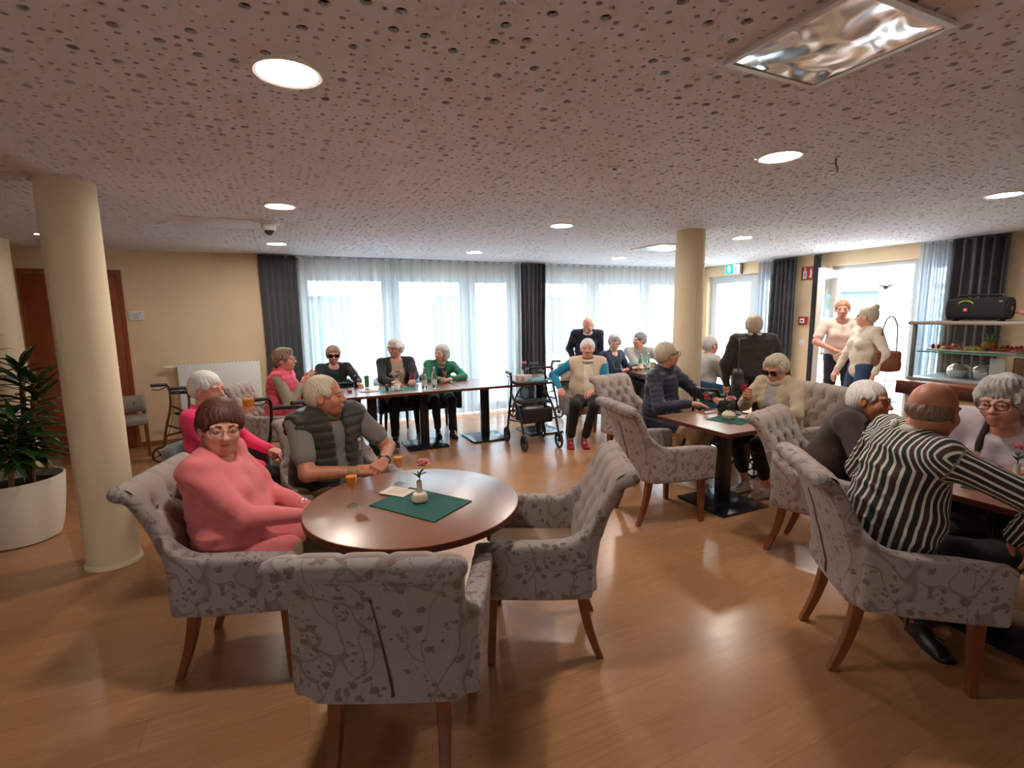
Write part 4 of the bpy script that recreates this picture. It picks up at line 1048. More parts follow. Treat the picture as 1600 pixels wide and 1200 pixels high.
    def folds(amp, quilt=quilt):
        def w(Q):
            q = (Q-P)@Rt; x, y, z = q[..., 0], q[..., 1], q[..., 2]
            r = amp*(np.sin(34*z+9*x+4*np.sin(11*x+pa[0])+pa[1])*.55+np.sin(52*z-21*x+13*y+pa[2])*.3+np.sin(27*y+17*z+pa[3]+3*np.sin(14*z))*.5)
            ph = 46*z+19*x+8*y+3*np.sin(9*x+pa[4])+2*np.sin(7*z+pa[5]); r = r-amp*1.6*(1-np.abs(np.sin(ph)))**3*(.5+.5*np.sin(5*x+6*z+9*y+pa[0]))
            if quilt:
                # horizontal quilting channels on body and sleeves
                u = z.copy()
                for sd in (1, -1):
                    for a, b in ((Sh[sd], E[sd]), (E[sd], W[sd])):
                        ab = b-a; tt = np.clip(((Q-a)@ab)/(ab@ab), 0, 1); dd = np.linalg.norm(Q-a-tt[..., None]*ab, axis=-1)
                        near = dd < .068; off = 0 if a is Sh[sd] else np.linalg.norm(E[sd]-Sh[sd])
                        u = np.where(near & (sleeve > .3), off+tt*np.linalg.norm(ab), u)
                r = r*.5+.0075*np.exp(-(((u/.052) % 1-.5)/.16)**2)-.003
            return r
        return w
    def torso(g, o=0.0, low=-.10, hip_w=1.0):
        b = bulk
        g.cone(T(0, -.005, .0), T(0, .005, .15), (.122*b+o)*s, (.118*b+o)*s, k=.05, sx=1.28, ax=X)
        g.cone(T(0, .005, .14), T(0, .0, .33), (.118*b+o)*s, (.112*b**.5+o)*s, k=.06, sx=1.36, ax=X)
        g.cone(T(-.135, -.012, .40), T(.135, -.012, .40), (.068+o)*s, k=.07); g.cone(Sh[-1]*.97+Sh[1]*.03, Sh[1]*.97+Sh[-1]*.03, (.055+o)*s, k=.05)
        for sd in (1, -1): g.cone(T(sd*.05, -.018, .468), Sh[sd]-U*.012, (.036+o)*s, (.045+o)*s, k=.04)
        g.ell(T(0, -.055, .33), np.array([.145*b**.5+o, .07+o, .15])*s, R=Rt, k=.06)
        if belly: g.ell(T(0, .075, .12), np.array([.13*b, .075+belly, .12])*s, R=Rt, k=.06)
        if bust:
            for sd in (1, -1): g.ell(T(sd*.075, .085, .275), np.array([.07, .05+bust, .068])*s, R=Rt, k=.05)
        g.ell(T(0, -.01, low+.08), np.array([.165*b*hip_w+o, .135*b+o, .11])*s, R=Rt, k=.05)
    def sleeves(g, frac, o=0.0):
        for sd in (1, -1):
            e = E[sd]
            if frac <= .5:
                q = Sh[sd]+(e-Sh[sd])*frac*2*.92; g.cone(Sh[sd], q, (.061+o)*s, (.062+o)*s, k=.035)
            else:
                g.cone(Sh[sd], e, (.060+o)*s, (.052+o)*s, k=.035); q = e+(W[sd]-e)*(frac-.5)*2*.93; g.cone(e, q, (.050+o)*s, (.038+o)*s, k=.025)
    def neckline(g, cut, o=0.0):
        a = T(0, .0, .525-cut*1.2); g.cone(a, T(0, .02, .62), (.054+cut*.3)*s, .07*s, k=.012, op='s')
        if cut: g.ell(T(0, .085, .475), np.array([.060+cut*.6, .06+cut, .045+cut])*s, R=Rt, k=.012, op='s')
    def attrs(o_, V):
        if not stripes: return
        q = (V-P)@Rt/s; ang_ = np.arctan2(q[:, 0]/1.25, -(q[:, 1]-.02)); b_ = np.clip((q[:, 2]-.36)/.08, 0, 1); u = (.128*ang_*(1-b_)+q[:, 0]*1.02*b_)
        best = np.full(len(V), 9.)
        for sd in (1, -1):
            for a, b in ((Sh[sd], E[sd]), (E[sd], W[sd])):
                ab = b-a; tt = np.clip(((V-a)@ab)/(ab@ab), 0, 1); c = a+tt[:, None]*ab; dv = V-c; dd = np.linalg.norm(dv, axis=1)/s
                n1 = nrm(np.cross(ab, Y)); n2 = nrm(np.cross(ab, n1)); an = np.arctan2(dv@n1, dv@n2)*.055
                m = (dd < .078) & (dd < best) & (((tt > .10) & (sd*q[:, 0] > .165)) if a is Sh[sd] else True); best = np.where(m, dd, best); u = np.where(m, an, u)
        at = o_.data.attributes.new('stripe', 'FLOAT', 'POINT'); at.data.foreach_set('value', u.astype(np.float32))
    if shirt:
        g = Field(); torso(g, -.008); neckline(g, .004); V, F = g.mesh(hg, warp=folds(wrinkle*.6)); part_mesh('shirt', V, F, shirt, root)
        if sleeve <= .5 and vest:
            pass
    if top:
        g = Field(); torso(g, .0, low=-.10-hem); sleeves(g, sleeve)
        if hem and pose == 'sit':
            for sd in (1, -1): g.cone(hip[sd]+np.array([0, .0, .02]), hip[sd]*.45+K[sd]*.55+np.array([0, 0, .02]), .098*s*bulk, .09*s, k=.04)
        neckline(g, neckcut)
        if opening:      # open front, wedge through the chest: (half width at hem, half width at collar, bottom z)
            w0, w1, zb = opening
            def wedge(Q):
                q = (Q-P)@Rt/s; x, y, z = q[..., 0], q[..., 1], q[..., 2]; ww = w0+(w1-w0)*np.clip((z-zb)/(.48-zb), 0, 1)
                return np.maximum(np.maximum(np.abs(x)-ww, .02-y), zb-z)*s*.8
            g.fn(wedge, P-.5, P+.7, k=.012, op='s')
        V, F = g.mesh(hg, warp=folds(wrinkle)); o_ = part_mesh(top_name, V, F, top, root); attrs(o_, V)
    if vest:
        vm, vo = vest[:2]; g = Field(); torso(g, .020, low=-.06)
        for sd in (1, -1): g.cone(T(sd*.255, 0, .43), T(sd*.268, .0, .20), .048*s, .045*s, k=.015, op='s')
        neckline(g, .0)
        def wedge2(Q):
            q = (Q-P)@Rt/s; x, y, z = q[..., 0], q[..., 1], q[..., 2]; ww = vo[0]+(vo[1]-vo[0])*np.clip((z-vo[2])/(.48-vo[2]), 0, 1)
            return np.maximum(np.maximum(np.abs(x)-ww, .02-y), vo[2]-z)*s*.8
        if vo is not None and vo[1] > 0: g.fn(wedge2, P-.5, P+.7, k=.012, op='s')
        V, F = g.mesh(hg, warp=folds(wrinkle*.7, len(vest) > 2)); part_mesh('vest', V, F, vm, root)
    if collar:
        cm = collar_mat or top; ch_, cr_ = collar
        ringP = [T((.070+cr_)*math.cos(a), -.010+(.066+cr_)*math.sin(a), .468+.012*math.sin(a+PI)+(ch_ if False else 0)) for a in seg(PI*.62-PI, PI*2.38-PI, 17)]
        g = Field()
        for a, b in zip(ringP[:-1], ringP[1:]): g.cone(a, b, .013, k=.008); g.cone(a+U*ch_*.5, b+U*ch_*.5, .010, k=.012); g.cone(a+U*ch_, b+U*ch_, .008, k=.012)
        V, F = g.mesh(hg*.75); part_mesh('collar', V, F, cm, root)
    if trouser:
        g = Field(); g.ell(P+np.array([0, -.02, -.02]), np.array([.165*bulk, .125*bulk, .10])*s, k=.05)
        g.cone(P+np.array([0, -.0, .0]), T(0, 0, .06), .118*s*bulk, .115*s*bulk, k=.05, sx=1.25, ax=X)
        for sd in (1, -1):
            g.cone(hip[sd], K[sd], .088*s*bulk**.7, .066*s, k=.04)
            if short_leg: g.cone(K[sd], K[sd]+(A[sd]-K[sd])*.12, .066*s, .066*s, k=.03)
            else: g.cone(K[sd], A[sd]+(K[sd]-A[sd])*(.10 if shin is None else shin), .064*s, .050*s, k=.03)
        V, F = g.mesh(hg*1.1, warp=folds(wrinkle*.9)); part_mesh('trousers', V, F, trouser, root)
    if shoe:
        for sd in (1, -1):
            a = A[sd]; fd = np.array([K[sd][0]-hip[sd][0], K[sd][1]-hip[sd][1], 0]) if pose == 'sit' else np.array([sd*.2, 1, 0]); fd = nrm(fd)
            if feet and feet.get(sd) is not None and len(feet[sd]) > 2: fd = nrm(dirL((math.cos(math.radians(feet[sd][2])), math.sin(math.radians(feet[sd][2])), 0)))
            M = frame_from(fd, (0, 0, 1)); g = Field()
            g.box((.06, 0, -.073), (.105, .026, .003), rad=.010, k=.01); g.ell((.005, 0, -.035), (.055, .036, .045), k=.02); g.ell((.095, 0, -.055), (.080, .038, .030), k=.03)
            g.cone((0, 0, -.02), (0, 0, .03), .036, .034, k=.012); g.cone((0, 0, .0), (0, 0, .08), .029, .029, k=.006, op='s'); g.box((.05, 0, -.14), (.3, .2, .055), rad=0, k=.002, op='s')
            V, F = g.mesh((.010, .009, .008)[hq]); part_mesh('shoe', V*s@M.T+a, F, shoe, root)
            if sock:
                g = Field(); g.cone(a+np.array([0, 0, -.01]), a+(K[sd]-a)*.28, .036*s, .040*s, k=.01); V, F = g.mesh(.010); part_mesh('sock', V, F, sock, root)
    return root, dict(T=T, Hc=Hc, W=W, E=E, TH=TH, P=P, Rt=Rt, Sh=Sh, K=K, A=A, HF=HF, body=body)
C = dict(
 pink=cloth('salmon_knit', srgb(232, 124, 126), bump=.35, bscale=320), olive=cloth('olive_trousers', srgb(128, 112, 84)), black=cloth('black_cloth', srgb(20, 20, 22)), greytee=cloth('grey_tshirt', srgb(122, 116, 108)),
 vest=cloth('dark_quilted_nylon', srgb(50, 47, 42), rough=.5, bump=.1), greenshirt=cloth('olive_green_shirt', srgb(92, 92, 66)), beige=cloth('beige_cloth', srgb(186, 160, 126)), hotpink=cloth('hot_pink_cloth', srgb(246, 60, 110)), coral=cloth('coral_pink_vest', srgb(240, 88, 112)),
 taupe=cloth('taupe_knit', srgb(152, 138, 118)), charcoal=cloth('charcoal_cloth', srgb(38, 36, 42)), green=cloth('green_jacket', srgb(44, 122, 92)), dkgreen=cloth('bottle_green_cloth', srgb(26, 48, 42)), teal=cloth('teal_knit', srgb(22, 128, 158)),
 cream=cloth('cream_vest', srgb(214, 190, 160)), white=cloth('white_cloth', srgb(226, 220, 210)), navy=cloth('navy_cloth', srgb(30, 34, 52)), navyq=cloth('navy_quilted_nylon', srgb(38, 42, 62), rough=.45, bump=.1), dkblue=cloth('dark_blue_cloth', srgb(44, 52, 78)),
 ltgrey=cloth('light_grey_jacket', srgb(170, 166, 160)), brownj=cloth('dark_taupe_jacket', srgb(62, 56, 54)), sand=cloth('sand_jacket', srgb(202, 182, 152)), dkbrown=cloth('dark_aubergine_sweater', srgb(58, 42, 40)), lilac=cloth('pale_lilac_blouse', srgb(206, 192, 198)),
 offwhite=cloth('off_white_top', srgb(228, 214, 194)), jeans=cloth('blue_jeans', srgb(52, 78, 112)), shortsn=cloth('navy_shorts', srgb(30, 32, 48)), nude=cloth('rose_beige_tee', srgb(226, 200, 186)))
SH = dict(black=mat('black_shoe', srgb(22, 21, 22), rough=.4), red=mat('red_shoe', srgb(150, 24, 40), rough=.45), white=mat('white_shoe', srgb(214, 204, 192), rough=.5), brown=mat('brown_shoe', srgb(80, 50, 34), rough=.5))
def m_stripe():
    t = NT('striped_shirt'); at = t.add('ShaderNodeAttribute', attribute_name='stripe'); n = t.noise(t.coord(), 12, 2)
    u = t.math('ADD', at.outputs['Fac'], t.math('MULTIPLY', n.outputs[0], .006)); fr_ = t.math('FRACT', t.math('MULTIPLY', u, 1/.0235))
    w = t.ramp(fr_, [(0, (1, 1, 1)), (.28, (1, 1, 1)), (.33, (0, 0, 0)), (.95, (0, 0, 0)), (1, (1, 1, 1))])
    alt = t.math('FRACT', t.math('MULTIPLY', u, .5/.0235)); dark = t.mix(t.ramp(alt, [(.48, (0, 0, 0)), (.52, (1, 1, 1))]), srgb(34, 40, 34), srgb(66, 46, 34))
    t.base(t.mix(w, dark, srgb(216, 212, 202))); t.b.inputs['Roughness'].default_value = .8
    n3 = t.noise(t.coord(), 40, 3); t.bump(n3.outputs[0], .25, .01); return t.m
M_STRIPE = m_stripe()
M_SOCK = NT('colourful_sock'); _w = M_SOCK.add('ShaderNodeTexVoronoi'); M_SOCK.link(M_SOCK.coord(), _w.inputs['Vector']); _w.inputs['Scale'].default_value = 45
M_SOCK.base(M_SOCK.ramp(_w.outputs['Color'], [(.2, srgb(30, 40, 60)), (.45, srgb(40, 120, 170)), (.6, srgb(200, 60, 90)), (.75, srgb(80, 160, 90))], 'CONSTANT')); M_SOCK = M_SOCK.m
def watch(pp, sd, m=None):
    W, E_ = pp['W'][sd], pp['E'][sd]; d = nrm(W-E_); c = W-d*.035; u = nrm(np.cross(d, (0, 0, 1))); w = np.cross(d, u)
    ring = [c+.034*(math.cos(a)*u+math.sin(a)*w) for a in seg(0, 2*PI*15/16, 16)]
    V, F = tube_data(ring, .006, 6, True); o = part_mesh('wristwatch', np.array(V), F, m or M_BLKPLA, pp['body'].parent)
    ellipsoid_part('watch_face', c+np.array([0, 0, .034]), (.017, .017, .006), None, lambda V: V, M_STEEL, o)
# 1 pink sweater
r, pp = person('person in pink knit sweater and glasses sitting at the round table, facing the viewer', (-.27, 2.68), -18, s=.96, bulk=1.26, lean=-7, look=-74, head=(0, 5, -5), head_off=(-.0, .06, -.02), hq=2,
  R=dict(at=(.04, 2.52, .70), dir=(.75, .15, -.35), palm=(-.1, .3, -1), curl=.55), L=dict(at=(.07, 2.66, .685), dir=(.55, -.75, -.25), palm=(-.2, -.2, -1), curl=.5),
  feet={1: (.16, 2.40), -1: (.25, 2.66)}, top=C['pink'], trouser=C['olive'], shoe=SH['black'], hair=('auburn', 'short', 1.22), skin='pink', glasses='wire', bust=.025, belly=.035, neckcut=.022, fat=.006, hem=.05, top_name='sweater', wrinkle=.0065)
watch(pp, -1, M_CHROME)
ellipsoid_part('earring', (.083, -.004, -.052), (.004, .004, .006), None, pp['TH'], M_CHROME, pp['body'])
# 2 man in vest
r, pp = person('person in dark quilted vest over grey shirt at the round table, looking aside', (.20, 3.36), -62, s=1.03, bulk=1.12, lean=10, look=-22, head=(0, 0, 0), head_off=(0.03, .03, -.035), hq=2, jaw=1.08,
  R=dict(at=(.36, 2.98, .745), dir=(.8, .15, -.1), palm=(-.3, .4, -1), curl=.7, pole=(.9, -.2, -.7)), L=dict(at=(.52, 3.03, .76), dir=(-.6, -.7, -.15), palm=(-.4, .2, -1), curl=.75, pole=(-.9, .1, -.7)),
  feet={1: (.30, 2.85), -1: (.60, 2.92)}, top=C['greytee'], shirt=None, vest=(C['vest'], (.02, .045, .0), 'q'), trouser=C['beige'], shoe=SH['brown'], hair=('blond', 'short', .9), skin='tan', sleeve=.36, belly=.03, quilt=False, neckcut=.01, top_name='tshirt', collar=(.035, .008), collar_mat=C['greenshirt'])
watch(pp, -1)
ellipsoid_part('badge', pp['T'](-.095, .165, .34), (.012, .006, .012), None, lambda V: V, SH['white'], r)
# 3 drinking, hot pink
r, pp = person('person in hot pink jacket drinking orange juice in the tub chair', (-.52, 4.06), -22, s=.95, bulk=1.05, lean=2, look=-30, head=(0, 6, 0), hq=1,
  R=dict(at=(-.30, 3.90, .96), dir=(.45, .2, .55), palm=(.6, .4, -.1), curl=.8), L=dict(at=(-.12, 4.10, .66), curl=.4), feet={1: (.10, 3.75), -1: (.12, 4.0)},
  top=C['hotpink'], trouser=C['black'], shoe=SH['black'], hair=('white', 'short', 1.0), skin='pink', bust=.02, hem=.06, top_name='jacket', collar=(.02, .01))
P3 = (pp, r)
# 4 coral vest profile
r, pp = person('person in coral vest and taupe sleeves gesturing with both hands', (-.03, 5.97), -14, s=1.0, bulk=1.1, lean=4, look=-20, head=(0, -2, 0), hq=1, jaw=1.05,
  R=dict(at=(.19, 5.78, .93), dir=(.7, .1, .6), palm=(.2, .9, .2), curl=.3), L=dict(at=(.22, 5.98, .95), dir=(.7, -.1, .6), palm=(.1, -.9, .2), curl=.3),
  top=C['taupe'], vest=(C['coral'], (.0, .0, 0), 'q'), trouser=C['black'], shoe=SH['black'], hair=('brown', 'wavy', 1.02), skin='pink', glasses='wire', collar=(.045, .02), collar_mat=C['coral'], bust=.02, quilt=False, top_name='sweater')
# 5 sunglasses by curtain
person('person in charcoal jacket and sunglasses sitting by the sheer curtain', (.62, 7.05), -88, s=.92, lean=4, look=-92, head=(0, 4, 0), hq=0, R=dict(at=(.50, 6.62, .80)), L=dict(at=(.86, 6.60, .79), dir=(.3, -1, -.2)),
  top=C['charcoal'], shirt=C['dkgreen'], trouser=C['black'], shoe=SH['black'], hair=('brown', 'short', 1.1), skin='pink', glasses='sun', opening=(.03, .06, .05), top_name='jacket')
# 6 black jacket at long table
person('person in black jacket and glasses at the long table, looking sideways', (1.42, 6.92), -90, s=1.02, bulk=1.12, lean=2, look=-142, head=(0, 2, 0), hq=0,
  R=dict(at=(1.28, 6.42, .80)), L=dict(at=(1.52, 6.40, .80), dir=(-.3, -1, .1), curl=.7), feet={1: (1.26, 6.36), -1: (1.62, 6.46)}, top=C['charcoal'], shirt=C['taupe'], trouser=C['black'], shoe=SH['black'], hair=('white', 'wavy', 1.0), skin='pink', glasses='dark',
  opening=(.05, .075, -.02), bust=.02, belly=.02, hem=.03, top_name='jacket')
# 7 green jacket
person('person in green jacket leaning on the long table', (1.98, 6.88), -95, s=.92, lean=16, slean=-6, look=-150, head=(0, 2, 0), hq=0, R=dict(at=(1.90, 6.42, .80), dir=(.1, -1, .2), curl=.7), L=dict(at=(2.05, 6.40, .79), dir=(-.9, -.3, 0), pole=(-1, .0, -.3)),
  feet={1: (1.88, 6.55), -1: (2.03, 6.38)}, top=C['green'], shirt=C['dkgreen'], trouser=C['charcoal'], shoe=SH['black'], hair=('grey', 'bob', 1.02), skin='light', opening=(.03, .06, .05), hem=.05, top_name='jacket', collar=(.012, .012))
# 8 teal sleeves
r, pp = person('person in cream vest with teal sleeves and red shoes facing the viewer', (3.60, 5.48), -118, s=1.0, bulk=1.14, lean=0, look=-124, head=(0, 0, 0), hq=1, fat=.004,
  R=dict(at=(3.16, 5.42, .70), dir=(-.35, -.7, -.35), palm=(.2, 0, -1), curl=.5, pole=(1, .1, -.5)), L=dict(at=(3.46, 5.16, .69), dir=(-.6, -.3, -.2), palm=(0, 0, -1), curl=.5, pole=(-1, 0, -.5)),
  feet={1: (3.20, 5.24, -118), -1: (3.36, 5.17, -112)}, top=C['teal'], shirt=C['offwhite'], opening=(.05, .075, -.06), vest=(C['cream'], (.05, .06, -.06)), trouser=C['black'], shoe=SH['red'], hair=('white', 'short', 1.02), skin='pink', collar=(.012, .028), collar_mat=C['white'], bust=.02, belly=.03, top_name='sweater', shin=.14)
# 9 standing, bending
person('person in dark navy sweater standing bent forward by the sheer curtain', (4.60, 7.05), -118, pose='stand', s=1.06, lean=30, look=-140, head=(0, 40, 0), head_off=(0, .05, -.05), hq=0, R=dict(at=(4.33, 6.96, .84), pole=(.3, -.6, -.5)), L=dict(at=(4.55, 6.78, .86), pole=(-.3, -.6, -.5)),
  top=C['navy'], trouser=C['charcoal'], shoe=SH['black'], hair=('grey', 'bald', 1.0), skin='pink', collar=(.018, .004), collar_mat=C['white'], hipz=.90, top_name='sweater')
# 10 dark blue behind
person('person in dark blue jacket at the bottle table, looking down', (4.62, 6.42), -75, s=1.0, bulk=1.08, lean=8, look=-118, head=(0, 18, 0), hq=0, R=dict(at=(4.80, 6.10, .80)), L=dict(at=(5.0, 6.2, .80)), top=C['dkblue'], shirt=C['charcoal'], trouser=C['black'], shoe=SH['black'],
  hair=('grey', 'wavy', 1.0), skin='light', glasses='wire', opening=(.03, .06, .05), top_name='jacket')
# 11 light jacket behind
person('person in light grey jacket at the bottle table behind the navy jacket person', (5.42, 6.68), -140, s=1.0, lean=6, look=-185, hq=0, R=dict(at=(5.25, 6.30, .80)), L=dict(at=(5.5, 6.3, .80)), top=C['ltgrey'], trouser=C['charcoal'], shoe=SH['black'], hair=('dkgrey', 'short', 1.05), skin='pink', top_name='jacket')
# 12 navy quilted
person('person in navy quilted jacket and glasses at the square table, head turned away', (3.48, 3.97), -66, s=1.06, bulk=1.18, lean=7, slean=3, look=-14, head=(0, -4, 0), hq=1, jaw=1.1, R=dict(at=(3.42, 3.47, .80), dir=(.8, -.55, -.1), curl=.25, pole=(.7, -.6, -1)), L=dict(at=(3.74, 3.50, .81), dir=(.4, -.8, -.1), palm=(0, 0, -1), curl=.2, pole=(-1, -.4, -.6)),
  feet={1: (3.40, 3.56, -75), -1: (3.56, 3.62, -75)}, top=C['navyq'], trouser=C['beige'], shoe=SH['white'], hair=('blond', 'short', .92), skin='pink', glasses='dark', quilt=True, collar=(.045, .012), hem=.03, top_name='jacket')
# 13 behind column
person('person in grey sleeves and jeans half hidden behind the cream column', (5.25, 5.12), -15, s=1.0, lean=8, look=-10, hq=0, R=dict(at=(5.66, 5.0, .79), dir=(1, .0, -.05), curl=.2), L=dict(at=(5.66, 5.25, .79)), top=C['ltgrey'], trouser=C['jeans'], shoe=SH['black'], hair=('grey', 'short', 1.0), skin='pink', top_name='shirt')
# 14 standing from behind
r14, p14 = person('person in dark taupe jacket standing with back to the viewer', (4.80, 3.96), 48, pose='stand', s=1.0, bulk=1.3, lean=5, look=42, head=(0, 4, 0), head_off=(0, .02, -.03), hq=1, R=dict(at=(5.25, 3.80, .78)), L=dict(at=(4.62, 4.15, .80)), top=C['brownj'], trouser=C['black'], shoe=SH['black'], hair=('blond', 'short', 1.05), skin='pink', collar=(.02, .012), collar_mat=C['white'], hem=.12, hipz=.88, top_name='jacket', wrinkle=.005)
# 15 sunglasses, sand jacket
r, P15 = person('person in sand jacket and sunglasses holding a red drink at the square table', (4.16, 3.08), 178, s=.96, bulk=1.12, lean=10, look=188, head=(0, 22, 0), head_off=(0, .04, -.03), hq=1, R=dict(at=(3.74, 3.10, .90), dir=(-.75, -.1, .35), palm=(.2, -.95, 0), curl=.95, pole=(.8, -.3, -.8)), L=dict(at=(3.68, 2.86, .80), dir=(-.8, .4, 0), palm=(0, 0, -1), curl=.4),
  feet={1: (3.82, 3.16, 182), -1: (3.84, 2.96, 178)}, top=C['sand'], shirt=C['ltgrey'], trouser=C['black'], shoe=SH['white'], hair=('blond', 'wavy', 1.0), skin='pink', glasses='sun', opening=(.02, .06, .05), collar=(.016, .016), bust=.02, hem=.03, top_name='jacket', wrinkle=.006, shin=.3)
# 16 chin on hand
person('person in dark sweater resting chin on hand beside the striped shirt person', (3.20, 2.07), -72, s=1.0, bulk=1.2, lean=24, look=-82, head=(0, 0, -8), head_off=(.02, .03, -.06), hq=2, jaw=1.06, R=dict(at=(3.16, 1.66, .93), dir=(.55, -.2, .6), palm=(.2, .8, .5), curl=1.0, pole=(.9, .3, -.9)), L=dict(at=(3.42, 1.50, .79), dir=(-.2, -.9, 0), curl=.4),
  feet={1: (3.20, 1.75), -1: (3.50, 1.80)}, top=C['dkbrown'], trouser=C['charcoal'], shoe=SH['black'], hair=('white', 'short', .98), skin='tan', collar=(.014, .006), top_name='sweater')
# 17 striped shirt
r17, p17 = person('person in striped shirt leaning over the table, seen from behind', (2.54, 1.32), -34, s=1.10, bulk=1.18, lean=10, slean=3, look=0, head=(0, 8, 0), head_off=(.03, .03, -.05), hq=2, jaw=1.05, R=dict(at=(2.76, .93, .68), dir=(.4, -.35, -.7), palm=(-.5, .5, -.6), curl=.5, pole=(1.0, .25, .5)), L=dict(at=(3.02, 1.40, .80), dir=(.9, .1, 0), curl=.3),
  feet={1: (2.84, 1.27, -122), -1: (2.98, 1.38, -30)}, top=M_STRIPE, stripes=True, trouser=C['black'], shoe=SH['black'], sock=M_SOCK, hair=('brown', 'bald', 1.0), skin='tan', collar=(.020, .010), top_name='shirt', wrinkle=.006)
# 18 lilac blouse
r, pp = person('person in pale lilac blouse and glasses at the table edge, holding an orange drink', (3.86, 1.35), 184, s=1.06, bulk=1.12, lean=24, look=180, head=(0, 6, 4), head_off=(0, .06, -.05), hq=2, hs=1.08, R=dict(at=(3.50, 1.42, .80), dir=(-.85, -.2, .1), palm=(.2, -.9, -.2), curl=.8), L=dict(at=(3.46, 1.18, .79), dir=(-.7, .5, 0), curl=.4),
  top=C['lilac'], shirt=None, trouser=C['black'], shoe=SH['black'], hair=('grey', 'wavy', 1.12), skin='pink', glasses='dark', neckcut=.03, bust=.02, top_name='blouse')
tube('scarf', [pp['T'](.05, .02, .48), pp['T'](.075, .11, .36), pp['T'](.07, .14, .2)], .018, C['dkbrown'], r, 8, curve=4)
# 19, 20 by the open door
person('person in pale tee and dark shorts standing in the open doorway with hands folded', (7.02, 4.40), -138, pose='stand', s=1.04, lean=0, look=-150, head=(0, 4, 0), hq=0, R=dict(at=(6.76, 4.30, 1.10), dir=(.3, -.8, -.2), pole=(1, -.2, -.3)), L=dict(at=(6.80, 4.16, 1.08), dir=(-.5, .7, -.2), pole=(-1, -.2, -.3)), top=C['nude'], trouser=C['shortsn'], shoe=SH['white'], hair=('ginger', 'short', 1.05), skin='pink', sleeve=.38, bust=.02, short_leg=True, neckcut=.02, top_name='tshirt')
r20, p20 = person('person in off-white top and jeans with back half turned, by the open door', (6.50, 3.78), 150, pose='stand', s=.98, lean=-2, look=108, head=(0, 0, 0), hq=1, R=dict(at=(6.42, 4.04, .88)), L=dict(at=(6.36, 3.56, .88)), top=C['offwhite'], trouser=C['jeans'], shoe=SH['white'], hair=('blond', 'bun', 1.0), skin='light', bust=.03, neckcut=.02, hem=.03, top_name='top')
person('person behind the display case, only an elbow and shoulder showing at the picture edge', (6.78, 2.04), 130, pose='stand', s=1.0, lean=0, hq=0, R=dict(at=(6.8, 2.45, 1.2)), L=dict(at=(6.50, 2.38, 1.60), dir=(0.2, 1, .3), pole=(-1, -.2, .2)), top=C['taupe'], trouser=C['charcoal'], shoe=SH['black'], hair=('brown', 'short', 1.0), skin='pink', sleeve=.4, top_name='shirt')
# ------------------------------------------------------------------ tableware
M_THING = m_glass('drinking_glass', .10)
def m_liquid(name, c, rough=.1):
    t = NT(name); t.base(c); t.b.inputs['Roughness'].default_value = rough; t.b.inputs['Subsurface Weight'].default_value = .0; return t.m
M_OJ = m_liquid('orange_juice', srgb(248, 150, 28)); M_REDD = m_liquid('red_aperitif', srgb(206, 24, 56)); M_GRND = m_liquid('green_drink', srgb(20, 130, 70)); M_WATER = m_liquid('pale_juice', srgb(214, 206, 150))
M_MATG = mat('green_placemat', srgb(24, 88, 78), rough=.75, var=.05, vscale=60, bump=.3, bscale=300); M_MATT = mat('teal_placemat', srgb(74, 132, 134), rough=.75, bump=.3, bscale=300)
M_CERAM = mat('cream_ceramic', srgb(222, 206, 184), rough=.35, var=.03); M_PETAL = mat('pink_petal', srgb(250, 178, 188), rough=.6); M_LEAFG = mat('leaf_green', srgb(48, 92, 44), rough=.5, var=.15, vscale=40)
DR = 'filled drinking glasses'
def flute(loc, liquid, label, h=.195, fill=.58, r=.027, parts=True, group=DR):
    t = thing('champagne_flute', label, 'glass', loc, group=group); zb = h*.42
    bowl = [(.004, zb), (r*.55, zb+.012), (r*.85, zb+.035), (r, zb+.07), (r*.96, h)]
    lathe('bowl', bowl, M_THING, t, 20, cap=False); lathe('stem', [(.0035, .006), (.003, zb*.5), (.004, zb+.002)], M_THING, t, 10); lathe('foot', [(.0, .0), (.030, .0), (.030, .0015), (.006, .005), (.0035, .010)], M_THING, t, 24, cap=False)
    zf = zb+(h-zb)*fill; k = min(1, (zf-zb)/.07)
    lathe('drink', [(.001, zb+.003), (r*.48, zb+.014), (r*.78, zb+.036), (r*.92, zb+.06), (r*.92, zf), (.0005, zf)], liquid, t, 20, cap=False)
    return t
def tumbler(loc, liquid, label, h=.12, r=.033, fill=.7, group=DR, name='tumbler'):
    t = thing(name, label, 'glass', loc, group=group)
    lathe('glass_wall', [(.0, .0), (r*.85, .0), (r, h), (r-.002, h), (r*.85-.002, .008), (0, .008)], M_THING, t, 20, cap=False)
    if liquid: lathe('drink', [(0, .010), (r*.82, .010), (r*.85+(r*.10)*fill, h*fill), (0, h*fill)], liquid, t, 20, cap=False)
    return t
flute((.26, 2.41, .75), M_OJ, 'flute of orange juice nearest the pink sweater person on the round table')
flute((.53, 2.63, .75), M_OJ, 'flute of orange juice before the quilted vest person on the round table')
flute((3.50, 3.36, .75), M_REDD, 'flute of red drink standing on the square table', fill=.5)
